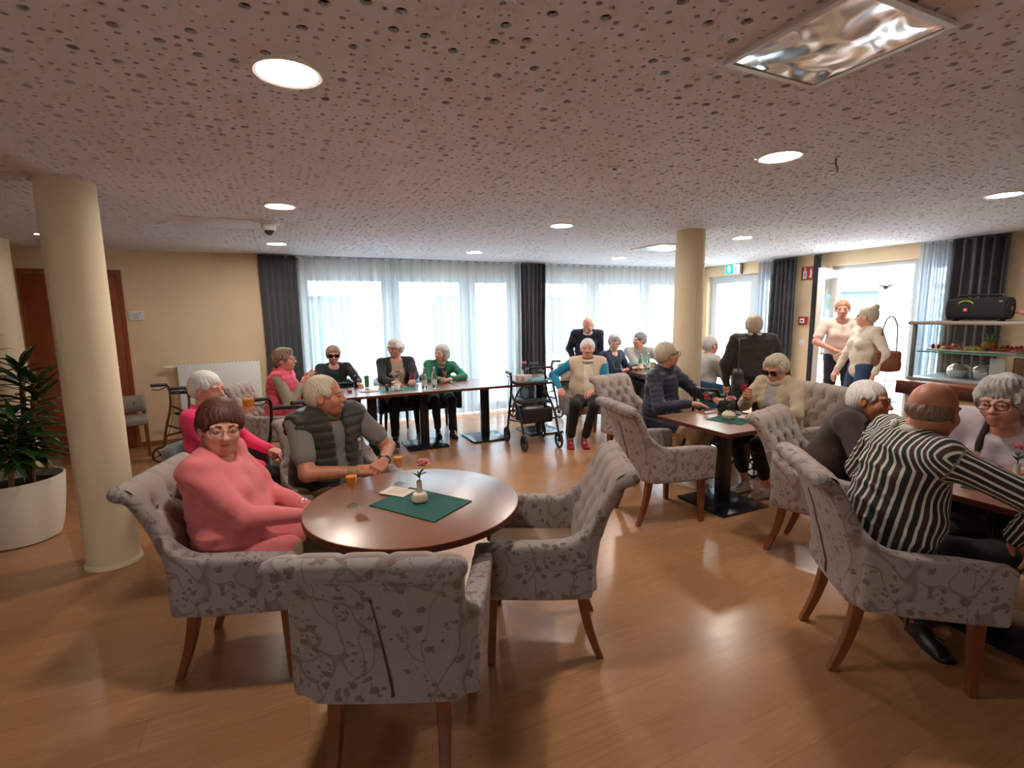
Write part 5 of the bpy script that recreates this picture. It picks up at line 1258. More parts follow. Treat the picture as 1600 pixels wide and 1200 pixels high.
def vase(loc, label, s=1.0, kind=0, rz=0):
    t = thing('flower_vase', label, 'vase', loc, rz, group='small ceramic vases with pink flowers')
    prof = [(0, .0), (.030, .0), (.036, .008), (.036, .028), (.030, .040), (.015, .046), (.0125, .055), (.0125, .095), (.014, .100), (.011, .100), (.010, .06)] if kind == 0 else [(0, 0), (.036, 0), (.044, .012), (.046, .030), (.035, .044), (.020, .052), (.018, .056), (.012, .056)]
    lathe('vase_body', [(a*s, b*s) for a, b in prof], M_CERAM, t, 28, cap=False); z0 = (.098 if kind == 0 else .055)*s
    st = tube('stem', [(0, 0, z0-.03*s), (.004, 0, z0+.02*s), (.018*s, .004, z0+.055*s)], .0022, M_LEAFG, t, 6, curve=3)
    # a ruffled carnation of many petals
    rng = random.Random(int(loc[0]*100)); fc = np.array([.024*s, .004, z0+.075*s]); fl = tag(empty('blossom'), None); fl.parent = t
    V0 = []; F0 = []
    for i in range(5):
        for j in range(4):
            u = -1+2*i/4; v = j/3; V0.append((u*.016*(.4+v), .006*math.sin(u*5+j), v*.030)); 
    F0 = [[i*4+j, i*4+j+1, (i+1)*4+j+1, (i+1)*4+j] for i in range(4) for j in range(3)]
    pm = mesh_np('petal', np.array(V0)*s, F0, True); pm.materials.append(M_PETAL)
    for k in range(16):
        o = new_obj('petal', pm, None, fl); a = k*2.4; tilt = .25+1.15*(k/16); o.location = tuple(fc+np.array([0, 0, -.004*s])); o.rotation_euler = Euler((tilt, 0, a), 'XYZ')
    lm = mesh_np('leaf', np.array([(0, 0, 0), (.006, .012, .004), (.007, .026, .004), (0, .045, -.004), (-.007, .026, .004), (-.006, .012, .004), (0, .02, -.001)])*s, [[0, 1, 6], [1, 2, 6], [2, 3, 6], [3, 4, 6], [4, 5, 6], [5, 0, 6]], True); lm.materials.append(M_LEAFG)
    for k in range(5):
        o = new_obj('leaf', lm, None, t); o.location = (.003, 0, z0+.008*s+.006*k); o.rotation_euler = Euler((.9-.12*k, 0, k*1.35), 'XYZ')
    return t
vase((.56, 2.31, .7535), 'cream bottle-neck vase with a pink carnation on the round table', 1.05)
vase((3.37, 2.99, .7535), 'low round cream vase with a pink flower on the square table', 1.2, 1)
vase((3.37, 1.17, .7535), 'cream vase with a pink carnation on the table of the lilac blouse person', 1.05)
vase((1.28, 6.22, .7535), 'small vase with pink flower on the long table by the water bottles', 1.15)
vase((3.02, 6.22, .7535), 'small vase with pink lilies on the long table beside the white cups', 1.2)
def flatmat(name, c, w, d, rz, m, label, cat, th=.003, z=.75, group=None):
    t = thing(name, label, cat, (c[0], c[1], z), rz, group=group); o = box('sheet', (0, 0, th/2), (w, d, th), m, t)
    if cat == 'placemat': q_ = ring_frame('hem', -w/2, w/2, -d/2, d/2, .006, .0008, m, t); q_.rotation_euler = (PI/2, 0, 0); q_.location = (0, 0, th+.0002)
    return t
PM = 'fabric placemats'
flatmat('placemat', (.56, 2.29), .40, .285, ang(.78, .63)-.08, M_MATG, 'dark green placemat on the round table', 'placemat', group=PM)
flatmat('placemat', (3.42, 2.97), .42, .29, -.1+PI/8, M_MATG, 'dark green placemat on the square table', 'placemat', group=PM)
flatmat('placemat', (3.30, 1.15), .42, .30, .15, M_MATG, 'dark green placemat on the table of the lilac blouse person', 'placemat', group=PM)
flatmat('placemat', (1.26, 6.10), .42, .29, .0, M_MATT, 'teal placemat under the shakers on the long table', 'placemat', group=PM)
flatmat('placemat', (3.18, 6.05), .42, .29, .05, M_MATT, 'teal placemat beside the white cups on the long table', 'placemat', group=PM)
M_CARD = mat('cream_card', srgb(226, 206, 190), rough=.7, var=.04, vscale=30)
def card(c, w, d, rz, label, z=.7532):
    t = thing('menu_card', label, 'card', (c[0], c[1], z), rz); box('cover', (0, 0, .003), (w, d, .003), M_CARD, t, .0008); box('inside_page', (0, 0, .0008), (w-.004, d-.004, .0015), M_PAPER, t); box('spine_fold', (-w/2+.002, 0, .002), (.004, d, .0042), M_CARD, t)
    for i in range(5): box('text_line', (.0, d*.3-i*d*.13, .0047), (w*.6, .003, .0003), M_GREYPRINT, t)
card((.49, 2.49), .155, .11, ang(.75, .66)+.0, 'cream menu card lying on the round table'); card((3.54, 2.96), .15, .10, .4, 'cream menu card on the square table')
card((.92, 6.12), .20, .14, .1, 'white card lying on the long table near the sunglasses person'); card((3.47, 1.10), .12, .09, .7, 'folded white napkin card beside the lilac blouse person')
# drinks in or near hands
def goblet(loc, label):
    t = thing('juice_goblet', label, 'glass', loc, group=DR)
    lathe('bowl', [(.004, .06), (.030, .075), (.040, .105), (.038, .15), (.034, .165)], M_THING, t, 24, cap=False); lathe('drink', [(.001, .063), (.027, .078), (.037, .106), (.036, .14), (0, .14)], M_OJ, t, 24, cap=False)
    lathe('stem', [(.004, .006), (.0035, .06)], M_THING, t, 10); lathe('foot', [(0, 0), (.033, 0), (.033, .002), (.004, .008)], M_THING, t, 24, cap=False)
goblet((-.235, 3.935, .945), 'goblet of orange juice raised by the hot pink jacket person')
flute((3.645, 3.085, .865), M_REDD, 'flute of red drink held by the person in the sand jacket', fill=.55)
tumbler((3.40, 1.37, .75), M_OJ, 'tumbler of orange drink held by the lilac blouse person', .13, .035, .62)
flute((1.50, 6.27, .75), M_REDD, 'flute of red drink before the black jacket person', fill=.7); flute((1.93, 6.33, .75), M_REDD, 'flute of red drink in front of the green jacket person', fill=.6)
tumbler((.95, 6.44, .75), M_GRND, 'tall glass of green drink before the sunglasses person', .17, .032, .9); flute((3.45, 6.15, .75), M_REDD, 'flute of red drink at the drape end of the long table', fill=.5)
tumbler((.70, 6.10, .75), M_REDD, 'short glass with a red drink at the end of the long table', .085, .03, .35); tumbler((1.86, 6.22, .75), None, 'empty tumbler next to the green jacket person', .10, .032)
M_BOTG = mat('clear_bottle_glass', (.86, .93, .92, 1), rough=.05, trans=.95, ior=1.3); M_BOTGR = mat('green_bottle_glass', (.25, .55, .35, 1), rough=.05, trans=.8, ior=1.3)
def bottle(loc, m, label, h=.26, capm=None):
    t = thing('water_bottle', label, 'bottle', loc, group='table water bottles')
    lathe('bottle_body', [(0, 0), (.030, 0), (.034, .006), (.034, h*.52), (.030, h*.62), (.014, h*.78), (.012, h*.93), (.014, h*.94), (.014, h*.96), (.011, h*.965)], m, t, 20, cap=False); lathe('cap', [(.0145, h*.94), (.0145, h), (.0, h)], capm or M_STEEL, t, 16, cap=False)
    lathe('label', [(.0345, h*.16), (.0345, h*.42)], mat('bottle_label', srgb(206, 214, 214), rough=.6), t, 20, cap=False)
bottle((1.57, 6.00, .75), M_BOTG, 'clear water bottle next to the shakers on the long table'); bottle((1.70, 6.02, .75), M_BOTG, 'clear water bottle nearer the green jacket person')
bottle((5.05, 6.20, .75), M_BOTGR, 'green glass bottle on the table near the column'); bottle((5.16, 6.16, .75), M_BOTGR, 'second green glass bottle on the table near the column', .27); tumbler((5.28, 6.18, .75), M_WATER, 'glass jug of pale juice beside the green bottles', .16, .05, .7, name='glass_jug')
for i, (x, y) in enumerate(((4.88, 6.05), (4.98, 6.0))): tumbler((x, y, .75), None, ['empty tumbler on the bottle table near its corner', 'empty tumbler beside the green bottles'][i], .09, .032)
def shaker(loc, label, m):
    t = thing('shaker', label, 'shaker', loc, group='salt and pepper shakers'); lathe('shaker_body', [(0, 0), (.018, 0), (.020, .004), (.018, .05), (.013, .062)], m, t, 16, cap=False); lathe('lid', [(.0135, .06), (.016, .064), (.015, .078), (0, .082)], M_CHROME, t, 16, cap=False)
shaker((1.12, 6.02, .7535), 'pepper shaker with chrome lid on the teal placemat', mat('brown_pepper', srgb(90, 66, 48))); shaker((1.18, 5.99, .7535), 'salt shaker with chrome lid on the teal placemat', M_WHITE)
t = thing('sugar_jar', 'cream sugar jar on the teal placemat of the long table', 'jar', (1.24, 5.99, .7535)); lathe('jar_body', [(0, 0), (.026, 0), (.032, .012), (.030, .03), (.022, .04)], M_CERAM, t, 20, cap=False); lathe('lid', [(.023, .04), (.016, .048), (.005, .051), (.005, .058), (0, .06)], M_CERAM, t, 20, cap=False)
for i, (x, y) in enumerate(((1.36, 6.06), (1.43, 6.02), (1.41, 6.12), (1.49, 6.08))):
    t = thing('glass_cup', ['small glass cup nearest the sugar jar', 'small glass cup in front of the cup row', 'small glass cup at the back of the cup row', 'small glass cup beside the water bottle'][i], 'cup', (x, y, .7535 if x < 1.46 else .75), group='small cups on the long table'); lathe('cup_wall', [(0, 0), (.022, 0), (.030, .05), (.028, .05), (.021, .006), (0, .006)], M_THING, t, 18, cap=False); tube('handle', [(.028, 0, .042), (.045, 0, .038), (.043, 0, .018), (.026, 0, .014)], .003, M_THING, t, 6, curve=3)
for i, (x, y) in enumerate(((2.88, 6.02), (2.95, 5.98), (2.90, 6.12), (2.97, 6.08), (3.02, 6.02))):
    t = thing('white_cup', ['white cup standing at the near end of the cup cluster', 'white cup in the front of the cup cluster', 'white cup at the back of the cup cluster', 'white cup in the middle of the cup cluster', 'white cup by the teal placemat edge'][i], 'cup', (x, y, .75 if x < 2.96 else .7535), group='white cups on the long table')
    lathe('cup_wall', [(0, 0), (.024, 0), (.027, .004), (.034, .075), (.031, .075), (.024, .008), (0, .008)], M_WHITE, t, 18, cap=False); tube('handle', [(.031, 0, .06), (.052, 0, .056), (.05, 0, .026), (.028, 0, .02)], .004, M_WHITE, t, 6, curve=3)
# handbags
M_BAG = mat('black_leather', srgb(20, 19, 20), rough=.4, bump=.2, bscale=120); M_BROWNL = mat('brown_leather', srgb(118, 62, 42), rough=.45, var=.12, bump=.15, bscale=90); M_DKBAG = mat('dark_grey_leather', srgb(66, 58, 58), rough=.45, bump=.2, bscale=90)
def handbag(loc, rz, w, d, h, m, label, strap=.25):
    t = thing('handbag', label, 'bag', loc, rz); g = Field(); g.box((0, 0, h*.46), (w/2-.03, d/2-.03, h*.46-.03), rad=.03, k=.01); g.ell((0, 0, h*.3), (w*.52, d*.6, h*.33), k=.03); V, F = g.mesh(.012); part_mesh('bag_body', V, F, m, t)
    tube('handle', [(-w*.3, 0, h*.85), (-w*.25, .0, h+strap*.7), (0, 0, h+strap), (w*.25, 0, h+strap*.7), (w*.3, 0, h*.85)], .007, m, t, 8, curve=5); box('zip', (0, 0, h*.93), (w*.6, .012, .008), M_STEEL, t); ellipsoid_part('clasp', (0, -d*.5, h*.6), (.014, .006, .014), None, lambda V: V, M_STEEL, t); return t
handbag((3.60, 3.22, .75), .5, .24, .10, .13, M_BAG, 'black handbag lying on the square table by the flower', .05)
handbag((4.46, 3.86, .80), .75, .28, .11, .24, M_DKBAG, 'dark grey shoulder bag hanging beside the taupe jacket person', .30)
handbag((6.44, 3.47, .92), 2.1, .25, .11, .26, M_BROWNL, 'brown leather bag at the back of the off-white top person', .38)
# ------------------------------------------------------------------ rollators
M_ROLL = mat('anthracite_frame_tube', srgb(40, 38, 38), rough=.3, metal=.6); M_RUB = mat('grey_tyre_rubber', srgb(58, 56, 54), rough=.7); M_BRONZE = mat('bronze_frame_tube', srgb(120, 82, 44), rough=.32, metal=.7)
def make_rollator(label, m=None, group='wheeled walking frames', tall=1.0):
    m = m or M_ROLL; t = thing('rollator', label, 'walker', group=group)
    for s in (-1, 1):
        for (x, y, r_) in ((s*.25, -.27, .095), (s*.23, .29, .10)):
            w = lathe('wheel', [(r_-.02, -.012), (r_-.006, -.016), (r_, -.010), (r_, .010), (r_-.006, .016), (r_-.02, .012), (r_-.02, -.012)], M_RUB, t, 28, cap=False); w.rotation_euler = (0, PI/2, 0); w.location = (x, y, r_)
            lathe('hub', [(0, -.014), (.022, -.014), (.022, .014), (0, .014)], m, w, 16, cap=False)
            for k in range(5):
                a = 2*PI*k/5; tube('spoke', [(.018*math.cos(a), .018*math.sin(a), 0), ((r_-.018)*math.cos(a), (r_-.018)*math.sin(a), 0)], .006, M_BLKPLA, w, 6)
        tube('side_tube', [(s*.25, -.255, .10), (s*.245, -.19, .40), (s*.24, -.13, .62), (s*.235, -.12, .84*tall), (s*.235, -.16, .90*tall)], .014, m, t, 10, curve=5)
        tube('front_tube', [(s*.23, .27, .22), (s*.235, .16, .42), (s*.24, -.02, .58), (s*.24, -.13, .66)], .014, m, t, 10, curve=5)
        tube('lower_tube', [(s*.247, -.21, .30), (s*.235, .12, .34), (s*.232, .20, .36)], .011, m, t, 8, curve=4)
        tube('fork', [(s*.23, .265, .24), (s*.23, .285, .16), (s*.235, .29, .10)], .013, m, t, 8)
        hd = tube('handle_grip', [(s*.235, -.14, .895*tall), (s*.235, -.30, .905*tall)], [.017, .019], M_BLKPLA, t, 12)
        tube('brake_lever', [(s*.235, -.16, .87*tall), (s*.235, -.22, .845*tall), (s*.235, -.30, .86*tall)], .006, M_BLKPLA, t, 6, curve=4)
        tube('brake_cable', [(s*.235, -.16, .87*tall), (s*.30, -.06, .74*tall), (s*.275, -.12, .45), (s*.26, -.22, .2)], .0035, M_BLKPLA, t, 6, curve=6)
    box('seat', (0, .0, .555), (.42, .22, .03), M_BLKPLA, t, .012); tube('back_strap', [(-.235, -.12, .80*tall), (-.18, .02, .79*tall), (0, .06, .79*tall), (.18, .02, .79*tall), (.235, -.12, .80*tall)], .020, M_BLKPLA, t, 10, curve=5)
    tube('cross_bar', [(-.235, .12, .34), (.235, .12, .34)], .010, m, t, 8); tube('cross_bar', [(-.24, -.17, .42), (.24, -.17, .42)], .010, m, t, 8)
    g = Field(); g.box((0, .05, .40), (.185, .11, .075), rad=.02, k=.01); g.box((0, .05, .46), (.17, .095, .09), rad=.01, k=.01, op='s'); V, F = g.mesh(.014); part_mesh('basket', V, F, M_BLKPLA, t)
    return t
rl = make_rollator('dark rollator with a bag in its basket parked at the long table'); rl.location = (2.83, 5.55, 0); rl.rotation_euler[2] = ang(-.08, -1)
handbag((2.83, 5.53, .395), .1, .28, .12, .12, mat('beige_canvas', srgb(190, 174, 146), rough=.8), 'beige bag lying in the basket of the parked rollator', .02)
r2 = copy_tree(rl, (-.98, 6.72, 0), ang(.85, .5), 'bronze-framed rollator standing in front of the radiator')
for ch in r2.children:
    if ch.name.startswith(('side_tube', 'front_tube', 'lower_tube', 'fork')):
        ch.data = ch.data.copy(); ch.data.materials.clear(); ch.data.materials.append(M_BRONZE)
copy_tree(rl, (.12, 5.08, 0), ang(.75, .66), 'black rollator standing before the coral vest person')
copy_tree(rl, (.60, 6.66, 0), ang(.1, 1.0), 'black rollator before the sunglasses person by the curtain'); copy_tree(rl, (3.98, 3.68, 0), ang(.95, -.3), 'black rollator under the far side of the square table')
copy_tree(rl, (3.62, 6.98, 0), ang(-.3, 1), 'dark rollator behind the long table by the middle drape')
# ------------------------------------------------------------------ potted plant
M_POT = mat('white_planter', srgb(232, 224, 208), rough=.4, var=.02); M_SOIL = mat('dark_soil', srgb(48, 32, 22), rough=.95, var=.3, vscale=60, bump=.8, bscale=60); M_TRUNK = mat('plant_cane', srgb(140, 100, 66), rough=.8, var=.2, vscale=30, bump=.4, bscale=60)
def m_leaf():
    t = NT('dark_green_leaf'); v = t.coord((1, 1, 1)); n = t.noise(t.coord((60, 3, 1)), 1, 2)
    t.base(t.ramp(n.outputs[0], [(.3, srgb(20, 44, 20)), (.7, srgb(52, 88, 36))])); t.b.inputs['Roughness'].default_value = .35; return t.m
M_LEAF2 = m_leaf()
pl = thing('potted_plant', 'tall leafy cane plant in a large white round planter', 'plant', (-1.90, 4.88, 0))
lathe('planter', [(0, .0), (.215, .0), (.235, .01), (.262, .12), (.285, .30), (.298, .45), (.300, .475), (.285, .478), (.275, .44), (.27, .40)], M_POT, pl, 56, cap=False); lathe('soil', [(0, .42), (.272, .41)], M_SOIL, pl, 40, cap=False)
rng = random.Random(12)
def leaf_mesh(L_, w, droop):
    V = []; F = []; n = 8
    for i in range(n+1):
        u = i/n; a = droop*u; x = L_*(u-.12*droop*u*u); z = -L_*.38*droop*u*u+.02*u; ww = w*math.sin(PI*min(1, .08+u*.92))**.7*(1-u**5)
        V += [(x, -ww, z+ww*.35), (x, 0, z), (x, ww, z+ww*.35)]
    for i in range(n): F += [[3*i, 3*i+1, 3*i+4, 3*i+3], [3*i+1, 3*i+2, 3*i+5, 3*i+4]]
    me = mesh_np('leaf', V, F, True); me.materials.append(M_LEAF2); return me
LM = [leaf_mesh(.34, .030, .55), leaf_mesh(.30, .028, .95), leaf_mesh(.36, .029, .25), leaf_mesh(.25, .027, 1.3)]
for i, (x, y, h_, lx, ly) in enumerate(((-.06, -.10, 1.42, -.03, -.06), (.10, .02, 1.18, .10, .0), (-.14, .08, 1.05, -.1, .1), (.03, -.14, .92, .12, -.1), (.05, .12, 1.30, .02, .08))):
    st = tube('cane', [(x, y, .38), (x+lx*.4, y+ly*.4, .38+(h_-.38)*.5), (x+lx, y+ly, h_)], [.018]*9, M_TRUNK, pl, 8, curve=4)
    nl_ = 56
    for k in range(nl_):
        u = k/nl_; zz = .62+(h_-.60)*u; fr_ = (zz-.38)/(h_-.38); a = k*2.399+i; el = .95*u**1.5-.25
        o = new_obj('leaf', LM[rng.randrange(4)], None, pl); o.location = (x+lx*fr_, y+ly*fr_, zz); o.rotation_euler = Euler((rng.uniform(-.3, .3), -el-rng.uniform(-.15, .25), a), 'XYZ'); q = rng.uniform(.7, 1.08); o.scale = (q, q, q)
# ------------------------------------------------------------------ counter, display case, loudspeaker
M_CTOP = mat('brown_counter_top', srgb(124, 72, 44), rough=.35, var=.12, vscale=8); M_CEDGE = mat('dark_counter_edge', srgb(78, 34, 22), rough=.4, var=.1)
ct = thing('counter', 'cream fronted counter with brown worktop along the open door side', 'counter', (5.42, 0, 0))
box('front_panel', (.05, .45, .42), (.06, 4.6, .84), M_CREAM, ct); box('end_panel', (.5, 2.74, .42), (.9, .04, .84), M_CREAM, ct); box('worktop', (.46, .46, .945), (.96, 4.72, .035), M_CTOP, ct, .006); box('edge_band', (.0, .46, .885), (.05, 4.72, .095), M_CEDGE, ct, .004); box('plinth', (.09, .45, .04), (.04, 4.5, .08), M_BLKPLA, ct)
vc = thing('display_case', 'glass food display case with steel frame standing on the counter', 'display case', (5.60, 0, .963))
M_VFR = mat('grey_case_frame', srgb(120, 122, 124), rough=.35, metal=.4); M_TOPB = mat('grey_brown_case_top', srgb(150, 138, 126), rough=.4)
for x, y in ((0, 2.80), (.62, 2.80), (0, 1.96), (.62, 1.96), (0, 1.1), (.62, 1.1)): box('post', (x, y, .265), (.03, .03, .53), M_VFR, vc, .003)
box('top_board', (.31, 1.95, .545), (.72, 1.78, .03), M_TOPB, vc, .006); box('base_board', (.31, 1.95, .012), (.68, 1.74, .024), mat('grey_case_base', srgb(150, 150, 152), rough=.3), vc, .003)
for y0, y1 in ((1.98, 2.78), (1.12, 1.94)): box('front_pane', (0, (y0+y1)/2, .275), (.006, y1-y0, .48), M_GLASS, vc); box('glass_shelf', (.31, (y0+y1)/2, .27), (.56, y1-y0, .010), M_GLASS, vc); box('shelf_edge', (.035, (y0+y1)/2, .27), (.006, y1-y0, .012), mat('green_glass_edge', srgb(120, 170, 160), rough=.1), vc)
box('side_pane', (.31, 2.80, .275), (.56, .006, .48), M_GLASS, vc)
# fruit platter on the shelf
ZS = .963+.276
pt = thing('fruit_platter', 'long white platter laid with cut fruit in the display case', 'platter', (5.86, 2.40, ZS)); bm = bmesh.new(); b_box(bm, (0, 0, .012), (.34, .66, .016), .006); new_obj('tray', bm_mesh('tray', bm, True, 40), M_WHITE, pt); box('tray_foot', (0, 0, .002), (.26, .56, .004), M_WHITE, pt)
FR = [('red', srgb(196, 44, 40), 'strawberry'), ('melon', srgb(232, 150, 90), 'melon slice'), ('plum', srgb(70, 30, 60), 'dark grape'), ('yell', srgb(236, 206, 70), 'pineapple chunk'), ('pink', srgb(226, 96, 84), 'watermelon piece'), ('cream', srgb(230, 210, 160), 'banana slice')]
rng = random.Random(5); k = 0
for iy in range(14):
    for ix in range(4):
        y = -.30+iy*.0455; x = -.13+ix*.085
        if .02 < y < .16 and ix == 1: continue
        zone = 0 if y < -.2 else 4 if y < -.08 else 3 if y < .03 else 2 if y < .12 else (1 if iy % 2 else 0)
        nme, c_, kind_ = FR[zone if rng.random() < .7 else rng.randrange(6)]
        t = thing(kind_.replace(' ', '_'), f'{kind_} on the white fruit platter', 'fruit', (5.86+x, 2.40-y, ZS+.020), rng.uniform(0, 6), group=f'pieces of {kind_} on the fruit platter')
        V, F = SPV.copy(), SPF
        if kind_ in ('melon slice', 'watermelon piece'):
            prism('flesh', [(.03*math.cos(a), .03*math.sin(a)) for a in seg(0, PI, 7)], 0, .022, mat('fruit_'+nme, c_, rough=.35), t); tube('rind', [(.03*math.cos(a), .03*math.sin(a), .011) for a in seg(0, PI, 7)], .004, M_LEAFG, t, 6)
        else:
            r_ = {'strawberry': (.017, .017, .022), 'dark grape': (.013, .013, .015), 'pineapple chunk': (.022, .018, .014), 'banana slice': (.018, .018, .009)}[kind_]
            part_mesh('flesh', SPV*np.array(r_)+np.array([0, 0, r_[2]]), SPF, mat('fruit_'+nme, c_, rough=.35), t)
            if kind_ == 'strawberry': part_mesh('calyx', SPV*np.array([.010, .010, .003])+np.array([0, 0, .044]), SPF, M_LEAFG, t)
pa = thing('pineapple', 'halved pineapple with leafy crown in the display case', 'fruit', (5.90, 2.34, ZS+.020)); part_mesh('pineapple_body', SPV*np.array([.05, .055, .05])+np.array([0, 0, .045]), SPF, mat('pineapple_skin', srgb(196, 150, 60), rough=.6, var=.3, vscale=60, bump=1, bscale=80), pa)
pm = leaf_mesh(.13, .010, .3); pm.materials.clear(); pm.materials.append(mat('pale_green_leaf', srgb(146, 170, 110), rough=.5))
for k in range(18):
    o = new_obj('crown_leaf', pm, None, pa); o.location = (0, 0, .07); o.rotation_euler = Euler((0, -1.5+.065*k, k*2.4), 'XYZ'); o.scale = (.95, .95, .95)
def serving_pot(x, y, label):
    t = thing('chafing_dish', label, 'dish', (x, y, .963+.024)); lathe('bowl', [(0, 0), (.07, 0), (.085, .02), (.088, .07), (.082, .07)], M_CHROME, t, 28, cap=False); lathe('lid', [(.09, .07), (.08, .10), (.05, .125), (.01, .135), (0, .136)], M_CHROME, t, 28, cap=False); lathe('knob', [(.004, .135), (.012, .145), (.010, .155), (0, .158)], M_BLKPLA, t, 14, cap=False)
serving_pot(5.88, 2.54, 'round chrome dish with lid in the lower case, nearest the case end'); serving_pot(5.88, 2.35, 'round chrome dish with lid in the lower case, under the pineapple')
t = thing('info_card', 'white card standing in the lower part of the display case', 'card', (5.80, 2.23, .987)); box('sheet', (0, 0, .10), (.004, .11, .20), M_PAPER, t); box('stand_foot', (.015, 0, .004), (.05, .08, .008), M_WHITE, t)
t = thing('tablet_menu', 'dark picture menu standing at the right end of the display case', 'card', (5.80, 2.04, .987)); box('frame', (0, 0, .11), (.01, .17, .22), M_BLKPLA, t, .003); box('picture', (-.006, 0, .11), (.002, .15, .20), mat('orange_print', srgb(150, 86, 66), rough=.6, var=.5, vscale=18), t)
# loudspeaker
sp = thing('portable_loudspeaker', 'black portable loudspeaker with green arc and red badge on the display case', 'loudspeaker', (5.86, 2.43, .963+.56)); sp.scale = (.88, .84, .88); M_MESH = mat('black_speaker_mesh', srgb(22, 22, 23), rough=.7, bump=.6, bscale=500)
V = []; F = []; nn = 40; sec = []
for j, (yy, sc) in enumerate(((-.265, .86), (-.255, .97), (-.235, 1.0), (-.1, 1.02), (0, 1.02), (.1, 1.02), (.235, 1.0), (.255, .97), (.265, .86))):
    for i in range(nn):
        a = 2*PI*i/nn; c_, s_ = math.cos(a), math.sin(a); V.append((.105*sc*math.copysign(abs(c_)**.6, c_), yy, .13+.112*sc*math.copysign(abs(s_)**.55, s_)))
for j in range(8):
    for i in range(nn): F.append([j*nn+i, j*nn+(i+1) % nn, (j+1)*nn+(i+1) % nn, (j+1)*nn+i])
F += [list(range(nn)), [8*nn+i for i in range(nn)][::-1]]
me = mesh_np('speaker_body', V, F, True); me.set_sharp_from_angle(angle=math.radians(40)); new_obj('speaker_body', me, M_MESH, sp)
for s in (-1, 1):
    o = lathe('bass_radiator', [(0, .0), (.05, .004), (.07, -.004), (.085, .002), (.09, -.01)], M_BLKPLA, sp, 32, cap=False); o.rotation_euler = (-s*PI/2, 0, 0); o.location = (0, s*.268, .13)
    lathe('radiator_badge', [(0, .0055), (.02, .0055)], M_STEEL, o, 20, cap=False); tube('foot', [(-.06, s*.20, .012), (.06, s*.20, .012)], .013, M_BLKPLA, sp, 8)
tube('handle', [(0, -.20, .23), (0, -.19, .262), (0, -.12, .268), (0, .12, .268), (0, .19, .262), (0, .20, .23)], .012, M_BLKPLA, sp, 10, curve=4)
tube('green_arc', [(-.1075+.003*abs(a-1.2), .10-.085*math.cos(a)*1.0-.02, .135+.075*math.sin(a)) for a in seg(.6, 2.6, 14)], [.002]+[.007]*11+[.004, .002], mat('lime_print', srgb(150, 180, 40), rough=.5), sp, 6)
b_ = box('badge', (-.108, .075, .118), (.004, .034, .034), mat('badge_red', srgb(226, 60, 40), rough=.4), sp, .002)
b2 = font_mesh('badge_mark', 'JBL', .018, M_WHITE, sp); b2.rotation_euler = (PI/2, 0, -PI/2); b2.location = (-.111, .075, .118)
for z in (.075, .20): box('side_clip', (-.095, -.215, z), (.012, .03, .014), M_STEEL, sp, .003)
# ------------------------------------------------------------------ terrace outside
M_PAVE = mat('pale_terrace_paving', srgb(205, 204, 200), rough=.8, var=.06, vscale=3); M_FACADE = m_plaster('white_facade', srgb(150, 166, 174)); M_OUTMET = mat('grey_outdoor_metal', srgb(64, 70, 74), rough=.4, metal=.5)
struct(box('ground_terrace', (6, 18, -.125), (44, 60, .1), M_PAVE))
# keep the slab clear of the room: it only shows outside the walls
def facade(name, x0, x1, y, openings, wall='y'):
    o = struct(empty(name), 'white house across the terrace')
    P = [(x0, 0)]
    for a, b in openings: P += [(a, 0), (a, 2.3), (b, 2.3), (b, 0)]
    prism('facade_wall', P+[(x1, 0), (x1, 6.2), (x0, 6.2)], y, y+.3, M_FACADE, o, plane='xz' if wall == 'y' else 'yz')
    for a, b in openings:
        ring_frame('window_frame', a, b, 0, 2.3, .09, .08, M_OUTMET, o, wall, y+.15); 
        if wall == 'y': box('pane', ((a+b)/2, y+.16, 1.15), (b-a-.16, .01, 2.14), mat('far_dark_glass', srgb(70, 90, 104), rough=.1), o)
        else: box('pane', (y+.16, (a+b)/2, 1.15), (.01, b-a-.16, 2.14), MATS['far_dark_glass'], o)
    return o
facade('wall_far_house', -8, 14, 17.5, [(-4, -2.2), (0.2, 2.2), (5.0, 6.6), (9.5, 11.2)])
facade('wall_side_house', 2, 19, 19.5, [(6.5, 8.0), (11, 13)], 'x')
def outdoor_chair(loc, rz, label):
    t = thing('bistro_chair', label, 'chair', loc, rz, group='metal terrace chairs')
    for s in (-1, 1):
        tube('leg', [(s*.22, .22, 0), (s*.22, .20, .62), (s*.22, -.18, .64)], .011, M_OUTMET, t, 8); tube('leg', [(s*.21, -.24, 0), (s*.21, -.20, .45), (s*.21, -.28, .86)], .011, M_OUTMET, t, 8)
    tube('back_rail', [(-.21, -.28, .86), (0, -.31, .87), (.21, -.28, .86)], .011, M_OUTMET, t, 8)
    for k in range(5): tube('back_slat', [(-.16+.08*k, -.21, .46), (-.16+.08*k, -.29, .86)], .006, M_OUTMET, t, 6)
    box('seat', (0, 0, .45), (.43, .42, .02), M_OUTMET, t, .005); return t
oc = outdoor_chair((2.05, 9.5, -.07), .6, 'metal terrace chair outside behind the green jacket person')
for loc, rz, lab in (((3.15, 9.6, -.07), -.8, 'metal terrace chair outside next to the middle drape'), ((1.0, 10.2, -.07), 2.2, 'metal terrace chair outside behind the sunglasses person'), ((2.7, 10.9, -.07), 3.4, 'metal terrace chair outside facing the windows'), ((9.9, 5.0, -.07), 1.2, 'metal terrace chair outside the open door'), ((8.6, 7.3, -.07), 2.0, 'metal terrace chair outside the glazed door')):
    copy_tree(oc, loc, rz, lab, 'metal terrace chairs')
